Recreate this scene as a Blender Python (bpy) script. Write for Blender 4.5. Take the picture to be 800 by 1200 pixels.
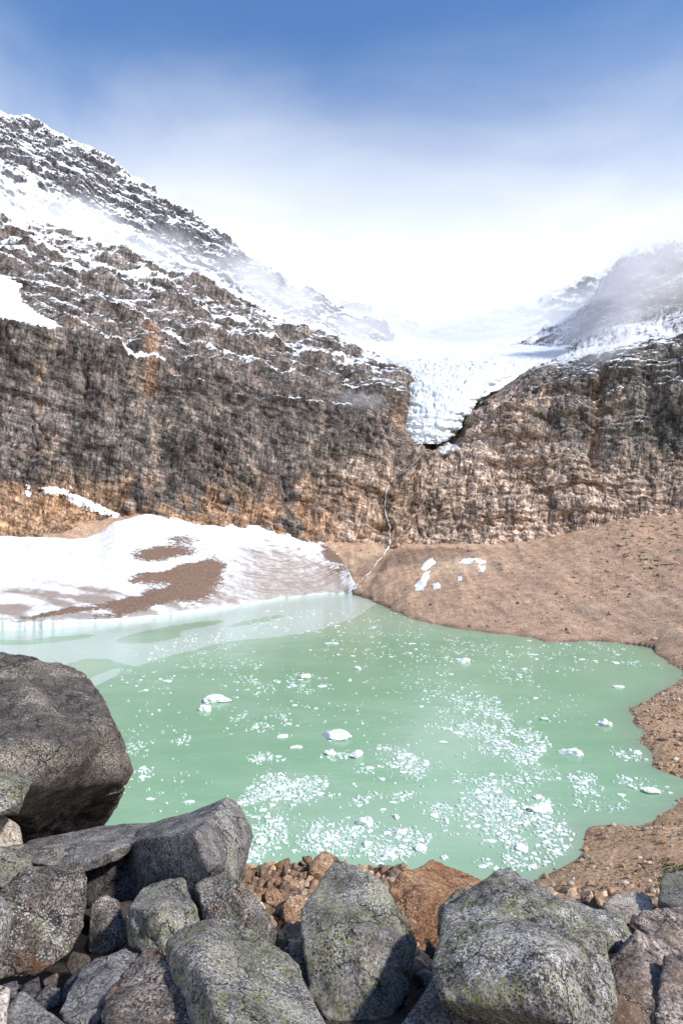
import bpy, bmesh, math, random
import numpy as np
from mathutils import Vector
from mathutils.bvhtree import BVHTree

SC = bpy.context.scene
for o in list(bpy.data.objects):
    bpy.data.objects.remove(o)
R = math.radians
CAM_Z = 30.0            # metres above the lake
FPX = 800.0             # focal length in photo pixels (24 mm, portrait)

# ------------------------------------------------------------------ camera
cam = bpy.data.cameras.new('camera')
cam.sensor_fit = 'VERTICAL'
cam.sensor_height = 36.0
cam.lens = 24.0
cam.clip_start = 0.1
cam.clip_end = 20000
cam_o = bpy.data.objects.new('camera', cam)
SC.collection.objects.link(cam_o)
cam_o.location = (0, 0, CAM_Z)
cam_o.rotation_euler = (R(90), 0, 0)
SC.camera = cam_o

# ------------------------------------------------------------------ sun + sky
SUN_DIR = Vector((0.68, -0.42, 0.74)).normalized()      # towards the sun
sun = bpy.data.lights.new('sun', 'SUN')
sun.energy = 3.8
sun.angle = R(3.5)
sun.color = (1.0, 0.955, 0.89)
sun_o = bpy.data.objects.new('sun', sun)
SC.collection.objects.link(sun_o)
sun_o.rotation_euler = SUN_DIR.to_track_quat('Z', 'Y').to_euler()
sun_o.location = (50, -50, 200)

world = bpy.data.worlds.new('World')
SC.world = world
world.use_nodes = True
wn, wl = world.node_tree.nodes, world.node_tree.links
wn.clear()
w_out = wn.new('ShaderNodeOutputWorld')
w_bg = wn.new('ShaderNodeBackground')
sky = wn.new('ShaderNodeTexSky')
sky.sky_type = 'NISHITA'
sky.sun_disc = False
sky.sun_elevation = math.asin(SUN_DIR.z)
sky.sun_rotation = math.atan2(SUN_DIR.x, SUN_DIR.y)
sky.altitude = 1200
sky.air_density = 1.5
sky.dust_density = 0.0
sky.ozone_density = 10.0
w_bg.inputs['Strength'].default_value = 0.15
SKY_CLOUD = 6.7
# thin high cloud that thickens towards the horizon all the way round
tc = wn.new('ShaderNodeTexCoord')
sep = wn.new('ShaderNodeSeparateXYZ')
wl.new(tc.outputs['Generated'], sep.inputs[0])
mp = wn.new('ShaderNodeMapping'); mp.inputs['Scale'].default_value = (1.0, 1.0, 1.7)
wl.new(tc.outputs['Generated'], mp.inputs['Vector'])
nz1 = wn.new('ShaderNodeTexNoise'); nz1.inputs['Scale'].default_value = 2.1
nz1.inputs['Detail'].default_value = 8; nz1.inputs['Roughness'].default_value = 0.5
nz1.inputs['Distortion'].default_value = 0.6
wl.new(mp.outputs[0], nz1.inputs['Vector'])
madd = wn.new('ShaderNodeMath'); madd.operation = 'MULTIPLY_ADD'
wl.new(nz1.outputs['Fac'], madd.inputs[0]); madd.inputs[1].default_value = -0.24
wl.new(sep.outputs['Z'], madd.inputs[2])
cr = wn.new('ShaderNodeMapRange'); cr.interpolation_type = 'SMOOTHSTEP'
cr.inputs['From Min'].default_value = 0.15; cr.inputs['From Max'].default_value = 0.48
cr.inputs['To Min'].default_value = 1.0; cr.inputs['To Max'].default_value = 0.0
wl.new(madd.outputs[0], cr.inputs['Value'])
wmix = wn.new('ShaderNodeMix'); wmix.data_type = 'RGBA'
wl.new(cr.outputs[0], wmix.inputs['Factor'])
wl.new(sky.outputs['Color'], wmix.inputs['A'])
wmix.inputs['B'].default_value = (SKY_CLOUD * 0.97, SKY_CLOUD * 0.99, SKY_CLOUD * 1.02, 1)
wl.new(wmix.outputs['Result'], w_bg.inputs['Color'])
wl.new(w_bg.outputs[0], w_out.inputs['Surface'])

SC.view_settings.view_transform = 'Standard'
SC.view_settings.look = 'None'
SC.view_settings.exposure = 0.27
SC.view_settings.gamma = 1.0
SC.view_settings.use_curve_mapping = False
SC.cycles.max_bounces = 10
SC.cycles.diffuse_bounces = 3
SC.cycles.glossy_bounces = 2
SC.cycles.transparent_max_bounces = 16
SC.cycles.volume_bounces = 5
SC.cycles.volume_step_rate = 1.0
SC.cycles.volume_max_steps = 128
SC.cycles.use_denoising = True

# ================================================================== noise
rng = np.random.default_rng(7)
_perm = np.tile(rng.permutation(256), 2).astype(np.int32)
_grad = rng.normal(size=(256, 3)); _grad /= np.linalg.norm(_grad, axis=1)[:, None]; _grad = _grad.astype(np.float32)
_rnd3 = rng.random((256, 3))

def _hash(i, j, k):
    return _perm[_perm[_perm[i & 255] + (j & 255)] + (k & 255)]

def perlin(p):
    shp = p.shape[:-1]; q = np.ascontiguousarray(p.reshape(-1, 3), dtype=np.float32); out = np.empty(len(q), np.float32)
    for s in range(0, len(q), 16384):
        out[s:s + 16384] = _perlin(q[s:s + 16384])
    return out.reshape(shp).astype(float)

def _perlin(p):
    pi = np.floor(p).astype(np.int32)
    f = p - pi
    u = f * f * f * (f * (f * 6 - 15) + 10)
    out = 0
    for dx in (0, 1):
        wx = u[..., 0] if dx else 1 - u[..., 0]
        for dy in (0, 1):
            wy = u[..., 1] if dy else 1 - u[..., 1]
            for dz in (0, 1):
                wz = u[..., 2] if dz else 1 - u[..., 2]
                g = _grad[_hash(pi[..., 0] + dx, pi[..., 1] + dy, pi[..., 2] + dz)]
                d = g[..., 0] * (f[..., 0] - dx) + g[..., 1] * (f[..., 1] - dy) + g[..., 2] * (f[..., 2] - dz)
                out = out + wx * wy * wz * d
    return out * 1.5

def fbm(p, oct=5, lac=2.03, gain=0.5, ridged=False):
    a, s, tot = 1.0, 0.0, 0.0
    p = np.asarray(p, float)
    for o in range(oct):
        n = perlin(p + o * 17.31)
        if ridged:
            n = 1 - 2 * np.abs(n)
        s = s + a * n; tot += a
        a *= gain; p = p * lac
    return s / tot

def worley(p):
    shp = p.shape[:-1]; q = p.reshape(-1, 3); r = [_worley(q[s:s + 16384]) for s in range(0, len(q), 16384)]
    return tuple(np.concatenate([a[i] for a in r]).reshape(shp + (3,) if i == 3 else shp) for i in range(4))

def facets(p):
    """broken rock: every cell is a tilted plane, neighbours meet in steps"""
    f1, f2, cid, df = worley(p)
    return (_grad[cid] * df).sum(-1) + 0.45 * (_rnd3[cid][..., 0] - 0.5), f2 - f1

def _worley(p):
    pi = np.floor(p).astype(np.int32)
    f1 = np.full(p.shape[:-1], 9.0); f2 = np.full(p.shape[:-1], 9.0); cid = np.zeros(p.shape[:-1], np.int32); df = np.zeros(p.shape)
    for dx in (-1, 0, 1):
        for dy in (-1, 0, 1):
            for dz in (-1, 0, 1):
                c = pi + np.array([dx, dy, dz])
                h = _hash(c[..., 0], c[..., 1], c[..., 2])
                q = c + _rnd3[h]
                d = np.linalg.norm(q - p, axis=-1)
                nearer = d < f1
                f2 = np.where(nearer, f1, np.minimum(f2, d))
                cid = np.where(nearer, h, cid)
                df = np.where(nearer[..., None], p - q, df)
                f1 = np.where(nearer, d, f1)
    return f1, f2, cid, df

_ROT = np.linalg.qr(rng.normal(size=(3, 3)))[0]

def _crag(p):
    pi = np.floor(p).astype(np.int32)
    f1 = np.full(len(p), 9.0); f2 = np.full(len(p), 9.0)
    for dx in (-1, 0, 1):
        for dy in (-1, 0, 1):
            for dz in (-1, 0, 1):
                c = pi + np.array([dx, dy, dz])
                h = _hash(c[:, 0], c[:, 1], c[:, 2])
                v = c + _rnd3[h] - p
                g = _grad[h]                                  # every block leans its own way
                d = np.maximum(np.maximum(np.abs(v[:, 0]), np.abs(v[:, 1])), np.abs(v[:, 2])) + 0.30 * (v * g).sum(1) + 0.25 * _rnd3[h][:, 1]
                f2 = np.minimum(f2, np.maximum(f1, d)); f1 = np.minimum(f1, d)
    return f1, f2

def crag(p, rot=True):
    """angular blocks with flat sides that meet in creases (continuous)"""
    shp = p.shape[:-1]; q = p.reshape(-1, 3)
    if rot: q = q @ _ROT
    r = [_crag(q[s:s + 16384]) for s in range(0, len(q), 16384)]
    f1 = np.concatenate([a[0] for a in r]).reshape(shp); f2 = np.concatenate([a[1] for a in r]).reshape(shp)
    return 0.62 - f1, f2 - f1

def sst(a, b, x):
    t = np.clip((x - a) / (b - a), 0, 1)
    return t * t * (3 - 2 * t)

def lerp(a, b, t):
    return a + (b - a) * t

# pixel of the 800 x 1200 photograph and a distance along the view axis -> point in the place
def P(px, py, D):
    px, py, D = np.broadcast_arrays(np.asarray(px, float), np.asarray(py, float), np.asarray(D, float))
    return np.stack([(px - 400) / FPX * D, D, CAM_Z + (600 - py) / FPX * D], -1)

def to_px(p):
    p = np.asarray(p, float)
    return 400 + FPX * p[..., 0] / p[..., 1], 600 - FPX * (p[..., 2] - CAM_Z) / p[..., 1]

def on_lake(px, py):
    D = CAM_Z * FPX / (np.asarray(py, float) - 600)
    return np.stack([(np.asarray(px, float) - 400) / FPX * D, D], -1)

# ================================================================== mesh helpers
COL = SC.collection

def link(o):
    COL.objects.link(o)
    return o

def mesh_np(name, V, F, smooth=True):
    """V (n,3); F list of int arrays all of one width."""
    me = bpy.data.meshes.new(name)
    V = np.ascontiguousarray(V, np.float32)
    F = np.ascontiguousarray(F, np.int32)
    n, k = F.shape
    me.vertices.add(len(V)); me.vertices.foreach_set('co', V.ravel())
    me.loops.add(n * k); me.loops.foreach_set('vertex_index', F.ravel())
    me.polygons.add(n)
    me.polygons.foreach_set('loop_start', np.arange(0, n * k, k, dtype=np.int32))
    me.polygons.foreach_set('use_smooth', np.full(n, smooth, bool))
    me.update(calc_edges=True)
    me.validate()
    return me

def grid_faces(r, c):
    i = np.arange(r * c).reshape(r, c)
    return np.stack([i[:-1, :-1], i[:-1, 1:], i[1:, 1:], i[1:, :-1]], -1).reshape(-1, 4)

def attr(me, name, val):
    val = np.asarray(val, np.float32)
    if val.ndim == 1:
        a = me.attributes.new(name, 'FLOAT', 'POINT'); a.data.foreach_set('value', val)
    else:
        a = me.attributes.new(name, 'FLOAT_COLOR', 'POINT')
        v4 = np.ones((len(val), 4), np.float32); v4[:, :3] = val
        a.data.foreach_set('color', v4.ravel())

def obj(name, me, mat, parent=None, label=None, cat=None, group=None, kind=None):
    o = link(bpy.data.objects.new(name, me))
    if mat is not None:
        if len(me.materials) == 0:
            me.materials.append(mat)
    if parent is not None:
        o.parent = parent
    if label: o['label'] = label
    if cat: o['category'] = cat
    if group: o['group'] = group
    if kind: o['kind'] = kind
    return o

def grid_normals(G):
    du = np.gradient(G, axis=1); dv = np.gradient(G, axis=0)
    n = np.cross(du, dv)
    n /= np.linalg.norm(n, axis=-1, keepdims=True) + 1e-9
    return n

def blur(a, n=1):
    for _ in range(n):
        for ax in (0, 1):
            p = np.concatenate([a.take([0], ax), a, a.take([-1], ax)], ax)
            L = a.shape[ax]
            a = 0.25 * p.take(range(0, L), ax) + 0.5 * p.take(range(1, L + 1), ax) + 0.25 * p.take(range(2, L + 2), ax)
    return a

def px_columns(x0, x1, step, out0, out1, n_out):
    mid = np.arange(x0, x1 + step, step)
    t = np.linspace(0, 1, n_out + 1)[1:] ** 1.6
    left = (x0 - t * (x0 - out0))[::-1] if out0 is not None else []
    right = mid[-1] + t * (out1 - mid[-1]) if out1 is not None else []
    return np.concatenate([left, mid, right])

def sheet(cols, table, rows):
    """table: {px: [(py, D), ...]} with the same number of nodes; rows: quads per segment.
    Gives grid of points, grid of nominal px / py."""
    ks = sorted(table)
    T = np.array([table[k] for k in ks], float)           # (K, nodes, 2)
    nodes = T.shape[1]
    N = np.stack([np.stack([np.interp(cols, ks, T[:, j, c]) for c in (0, 1)], -1) for j in range(nodes)], 0)
    w = np.ones(7) / 7                                     # round off the kinks between columns
    for j in range(nodes):
        for c in (0, 1):
            a = N[j, :, c]
            N[j, :, c] = np.convolve(np.pad(a, 3, mode='edge'), w, mode='valid')
    py, D = [], []
    for j in range(nodes - 1):
        t = np.linspace(0, 1, rows[j], endpoint=(j == nodes - 2))[:, None]
        py.append(lerp(N[j, None, :, 0], N[j + 1, None, :, 0], t))
        D.append(lerp(N[j, None, :, 1], N[j + 1, None, :, 1], t))
    py = np.concatenate(py, 0); D = np.concatenate(D, 0)
    # round the profile a little
    D = blur(D, 2)
    px = np.broadcast_to(cols[None, :], py.shape)
    return P(px, py, D), px, py

# ================================================================== materials
def new_mat(name):
    m = bpy.data.materials.new(name)
    m.use_nodes = True
    nt = m.node_tree
    b = nt.nodes['Principled BSDF']
    b.inputs['Specular IOR Level'].default_value = 0.25
    return m, nt, b

def N_(nt, t, **kw):
    n = nt.nodes.new(t)
    for k, v in kw.items():
        if hasattr(n, k) and k not in n.inputs:
            setattr(n, k, v)
        else:
            n.inputs[k].default_value = v
    return n

def noise(nt, scale, detail=6, rough=0.55, coord='Object', dist=0.0, offset=None, stretch=None):
    n = N_(nt, 'ShaderNodeTexNoise', Scale=scale, Detail=detail, Roughness=rough, Distortion=dist)
    c = coords(nt, coord)
    if stretch is not None:
        mp = N_(nt, 'ShaderNodeMapping'); mp.inputs['Scale'].default_value = stretch[:3]
        if len(stretch) > 3: mp.inputs['Rotation'].default_value = stretch[3:]
        nt.links.new(c, mp.inputs[0]); c = mp.outputs[0]
    if offset is not None:
        a = N_(nt, 'ShaderNodeVectorMath', operation='ADD'); a.inputs[1].default_value = (offset, offset * 1.7, -offset)
        nt.links.new(c, a.inputs[0]); c = a.outputs[0]
    nt.links.new(c, n.inputs['Vector'])
    return n.outputs['Fac']

def coords(nt, kind):
    if kind == 'World':
        return nt.nodes.new('ShaderNodeNewGeometry').outputs['Position']
    return nt.nodes.new('ShaderNodeTexCoord').outputs[kind]

def ramp(nt, fac, lo, hi, a=0.0, b=1.0):
    m = N_(nt, 'ShaderNodeMapRange'); m.interpolation_type = 'SMOOTHSTEP'
    m.inputs['From Min'].default_value = lo; m.inputs['From Max'].default_value = hi
    m.inputs['To Min'].default_value = a; m.inputs['To Max'].default_value = b
    nt.links.new(fac, m.inputs['Value'])
    return m.outputs[0]

def put(nt, val, sock):
    if isinstance(val, bpy.types.NodeSocket):
        nt.links.new(val, sock)
    elif isinstance(val, (tuple, list)):
        sock.default_value = tuple(val) + ((1.0,) if len(val) == 3 and sock.type == 'RGBA' else ())
    else:
        sock.default_value = val

def mix(nt, fac, a, b, mode='MIX'):
    m = nt.nodes.new('ShaderNodeMix'); m.data_type = 'RGBA'; m.blend_type = mode
    put(nt, fac, m.inputs['Factor']); put(nt, a, m.inputs['A']); put(nt, b, m.inputs['B'])
    return m.outputs['Result']

def math_(nt, op, a, b=None, c=None):
    m = N_(nt, 'ShaderNodeMath', operation=op)
    put(nt, a, m.inputs[0])
    if b is not None: put(nt, b, m.inputs[1])
    if c is not None: put(nt, c, m.inputs[2])
    return m.outputs[0]

def attr_n(nt, name, color=False):
    a = N_(nt, 'ShaderNodeAttribute', attribute_name=name)
    return a.outputs['Color' if color else 'Fac']

def bump(nt, b, h, strength=0.5, dist=0.1, prev=None):
    n = N_(nt, 'ShaderNodeBump', Strength=strength, Distance=dist)
    put(nt, h, n.inputs['Height'])
    if prev is not None: nt.links.new(prev, n.inputs['Normal'])
    nt.links.new(n.outputs[0], b.inputs['Normal'])
    return n.outputs[0]

SNOW = (0.86, 0.875, 0.90)

def mat_cliff(name, dip=0.0, snow_gain=1.0):
    m, nt, b = new_mat(name)
    col = attr_n(nt, 'tint', True)

    def aligned(scale, detail, rough, ang, st, dist=0.3):
        n = N_(nt, 'ShaderNodeTexNoise', Scale=scale, Detail=detail, Roughness=rough, Distortion=dist)
        mp = N_(nt, 'ShaderNodeMapping'); mp.vector_type = 'TEXTURE'
        mp.inputs['Rotation'].default_value = (0, ang, 0); mp.inputs['Scale'].default_value = st
        nt.links.new(coords(nt, 'World'), mp.inputs[0]); nt.links.new(mp.outputs[0], n.inputs['Vector'])
        return n.outputs['Fac']
    f1 = noise(nt, 0.28, 7, 0.62, 'World')
    f2 = aligned(0.9, 6, 0.64, 0.12, (0.75, 0.9, 7.5), 0.35)
    f3 = aligned(0.9, 6, 0.64, dip, (5.0, 1.5, 0.75), 0.35)
    c = mix(nt, 1.0, col, ramp(nt, f1, 0.34, 0.68, 0.55, 1.5), 'MULTIPLY')
    c = mix(nt, 1.0, c, ramp(nt, f2, 0.36, 0.64, 0.55, 1.5), 'MULTIPLY')
    c = mix(nt, 1.0, c, ramp(nt, f3, 0.36, 0.64, 0.62, 1.42), 'MULTIPLY')
    def joints(scale, st, ang, wdt):
        vo = N_(nt, 'ShaderNodeTexVoronoi', Scale=scale, Randomness=1.0); vo.feature = 'DISTANCE_TO_EDGE'
        mp = N_(nt, 'ShaderNodeMapping'); mp.vector_type = 'TEXTURE'
        mp.inputs['Rotation'].default_value = (0, ang, 0); mp.inputs['Scale'].default_value = st
        wv = N_(nt, 'ShaderNodeTexNoise', Scale=0.35, Detail=4.0, Roughness=0.6)
        nt.links.new(coords(nt, 'World'), wv.inputs['Vector'])
        av = N_(nt, 'ShaderNodeVectorMath', operation='MULTIPLY_ADD'); av.inputs[1].default_value = (0.55, 0.55, 0.55)
        nt.links.new(wv.outputs['Color'], av.inputs[0]); nt.links.new(coords(nt, 'World'), av.inputs[2])
        nt.links.new(av.outputs[0], mp.inputs[0]); nt.links.new(mp.outputs[0], vo.inputs['Vector'])
        return ramp(nt, vo.outputs['Distance'], 0.0, wdt, 0.0, 1.0)
    j1 = joints(0.20, (0.75, 1.0, 3.6), 0.06, 0.055)
    j2 = joints(0.26, (3.2, 1.4, 0.8), dip, 0.05)
    jj = math_(nt, 'MULTIPLY', j1, j2)
    c = mix(nt, 1.0, c, math_(nt, 'MULTIPLY_ADD', jj, 0.42, 0.58), 'MULTIPLY')
    s = attr_n(nt, 'snow')
    fs = aligned(0.75, 9, 0.74, dip, (3.2, 1.5, 0.62), 0.5)
    sm = math_(nt, 'ADD', s, math_(nt, 'MULTIPLY', math_(nt, 'SUBTRACT', fs, 0.5), 1.5 * snow_gain))
    sf = ramp(nt, sm, 0.44, 0.62)
    c = mix(nt, math_(nt, 'MULTIPLY', sf, 0.93), c, SNOW)
    nt.links.new(c, b.inputs['Base Color'])
    b.inputs['Roughness'].default_value = 0.85
    h = math_(nt, 'ADD', math_(nt, 'ADD', f1, f2), math_(nt, 'MULTIPLY_ADD', jj, 0.4, f3))
    h = math_(nt, 'MULTIPLY', h, math_(nt, 'SUBTRACT', 1.0, math_(nt, 'MULTIPLY', sf, 0.8)))
    bump(nt, b, h, 0.7, 0.9)
    return m

def mat_ground():
    m, nt, b = new_mat('talus_gravel')
    col = attr_n(nt, 'tint', True)
    f1 = noise(nt, 0.35, 9, 0.72, 'World')
    f2 = noise(nt, 2.6, 7, 0.75, 'World')
    v = ramp(nt, f1, 0.3, 0.7, 0.72, 1.28)
    v2 = ramp(nt, f2, 0.30, 0.70, 0.45, 1.55)
    f5 = noise(nt, 8.0, 4, 0.7, 'World')
    c = mix(nt, 1.0, col, v, 'MULTIPLY'); c = mix(nt, 1.0, c, v2, 'MULTIPLY'); c = mix(nt, 1.0, c, ramp(nt, f5, 0.35, 0.65, 0.7, 1.3), 'MULTIPLY')
    nt.links.new(c, b.inputs['Base Color'])
    b.inputs['Roughness'].default_value = 0.9
    bump(nt, b, f2, 0.8, 0.5)
    return m

def mat_tint_stone(name='shore_stone'):
    m, nt, b = new_mat(name)
    col = attr_n(nt, 'tint', True)
    f2 = noise(nt, 9.0, 6, 0.7, 'World')
    c = mix(nt, 1.0, col, ramp(nt, f2, 0.3, 0.7, 0.6, 1.4), 'MULTIPLY')
    nt.links.new(c, b.inputs['Base Color'])
    b.inputs['Roughness'].default_value = 0.85
    bump(nt, b, f2, 0.6, 0.08)
    return m

def mat_snowfield():
    m, nt, b = new_mat('old_snow')
    d = attr_n(nt, 'debris'); g = attr_n(nt, 'grey'); ice = attr_n(nt, 'ice')
    f = noise(nt, 0.45, 9, 0.7, 'World')
    fq = noise(nt, 1.1, 9, 0.78, 'World', stretch=(0.6, 0.6, 1.5))
    fd = math_(nt, 'ADD', d, math_(nt, 'MULTIPLY', math_(nt, 'SUBTRACT', fq, 0.5), 2.3))
    df = ramp(nt, fd, 0.42, 0.64)
    f3 = noise(nt, 0.8, 8, 0.7, 'World')
    gg = math_(nt, 'ADD', g, math_(nt, 'MULTIPLY', math_(nt, 'SUBTRACT', f, 0.5), 0.9))
    cup = N_(nt, 'ShaderNodeTexVoronoi', Scale=0.5, Randomness=1.0); cup.feature = 'SMOOTH_F1'; nt.links.new(coords(nt, 'World'), cup.inputs['Vector'])
    c = mix(nt, ramp(nt, gg, 0.18, 0.80), (0.76, 0.77, 0.785), (0.33, 0.27, 0.235))
    c = mix(nt, ice, c, (0.60, 0.68, 0.66))
    f4 = noise(nt, 2.2, 6, 0.7, 'World')
    dirt = mix(nt, ramp(nt, f4, 0.3, 0.7), (0.13, 0.082, 0.056), (0.30, 0.20, 0.145))
    c = mix(nt, df, c, dirt)
    nt.links.new(c, b.inputs['Base Color'])
    b.inputs['Roughness'].default_value = 0.7
    h = math_(nt, 'ADD', f3, math_(nt, 'MULTIPLY', f4, df)); h = math_(nt, 'MULTIPLY_ADD', cup.outputs['Distance'], 1.2, h)
    bump(nt, b, h, 0.5, 0.6)
    return m

def mat_snow(name='snow', col=SNOW, bs=0.35, dirt=0.0):
    m, nt, b = new_mat(name)
    f = noise(nt, 0.7, 8, 0.65, 'World')
    c = mix(nt, ramp(nt, f, 0.3, 0.75), col, tuple(x * 0.90 for x in col))
    if dirt: c = mix(nt, ramp(nt, noise(nt, 0.9, 8, 0.75, 'World'), 0.52, 0.66, 0, dirt), c, (0.34, 0.25, 0.19))
    nt.links.new(c, b.inputs['Base Color'])
    b.inputs['Roughness'].default_value = 0.75
    bump(nt, b, f, bs, 0.7)
    return m

def mat_glacier():
    m, nt, b = new_mat('glacier_ice')
    cv = attr_n(nt, 'crevasse')
    f = noise(nt, 0.35, 8, 0.7, 'World', stretch=(0.6, 0.6, 1.6))
    f2 = noise(nt, 0.16, 8, 0.72, 'World', dist=0.8, stretch=(0.7, 0.7, 2.2))
    c = mix(nt, cv, (0.78, 0.81, 0.84), (0.42, 0.56, 0.64))
    c = mix(nt, ramp(nt, f, 0.48, 0.70, 0, 0.7), c, (0.52, 0.55, 0.56))
    c = mix(nt, ramp(nt, f2, 0.50, 0.66, 0, 0.65), c, (0.60, 0.66, 0.70))
    nt.links.new(c, b.inputs['Base Color'])
    b.inputs['Roughness'].default_value = 0.6
    bump(nt, b, f, 0.6, 1.2)
    return m

def mat_water():
    m, nt, b = new_mat('glacial_water')
    film = attr_n(nt, 'film'); pale = attr_n(nt, 'pale'); shallow = attr_n(nt, 'shallow')
    f = noise(nt, 0.03, 7, 0.6, 'World', dist=2.0, stretch=(0.6, 1.3, 1))
    c = mix(nt, ramp(nt, f, 0.3, 0.7), (0.230, 0.410, 0.240), (0.305, 0.480, 0.305))
    c = mix(nt, pale, c, (0.345, 0.485, 0.345))
    c = mix(nt, shallow, c, (0.27, 0.34, 0.24))
    fn = noise(nt, 0.16, 8, 0.65, 'World', dist=0.8, stretch=(0.5, 1.4, 1))
    ff = ramp(nt, math_(nt, 'ADD', film, math_(nt, 'MULTIPLY', math_(nt, 'SUBTRACT', fn, 0.5), 0.55)), 0.46, 0.54)
    c = mix(nt, math_(nt, 'MULTIPLY', ff, 0.8), c, (0.52, 0.62, 0.54))
    nt.links.new(c, b.inputs['Base Color'])
    b.inputs['Roughness'].default_value = 0.10
    b.inputs['IOR'].default_value = 1.33
    b.inputs['Specular IOR Level'].default_value = 0.42
    w = noise(nt, 1.3, 4, 0.6, 'World', stretch=(0.6, 1.2, 1))
    w2 = noise(nt, 0.22, 4, 0.6, 'World', stretch=(0.5, 1.3, 1))
    bump(nt, b, math_(nt, 'MULTIPLY_ADD', w2, 2.0, w), 0.22, 0.16)
    return m

def mat_ice():
    m, nt, b = new_mat('floating_ice')
    f = noise(nt, 2.0, 6, 0.65, 'World')
    c = mix(nt, ramp(nt, f, 0.35, 0.7), (0.88, 0.90, 0.90), (0.74, 0.81, 0.80))
    nt.links.new(c, b.inputs['Base Color'])
    b.inputs['Roughness'].default_value = 0.45
    bump(nt, b, f, 0.4, 0.25)
    return m

def mat_brash():
    m, nt, b = new_mat('brash_ice')
    col = attr_n(nt, 'tint', True)
    nt.links.new(col, b.inputs['Base Color'])
    b.inputs['Roughness'].default_value = 0.45
    return m

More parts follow.
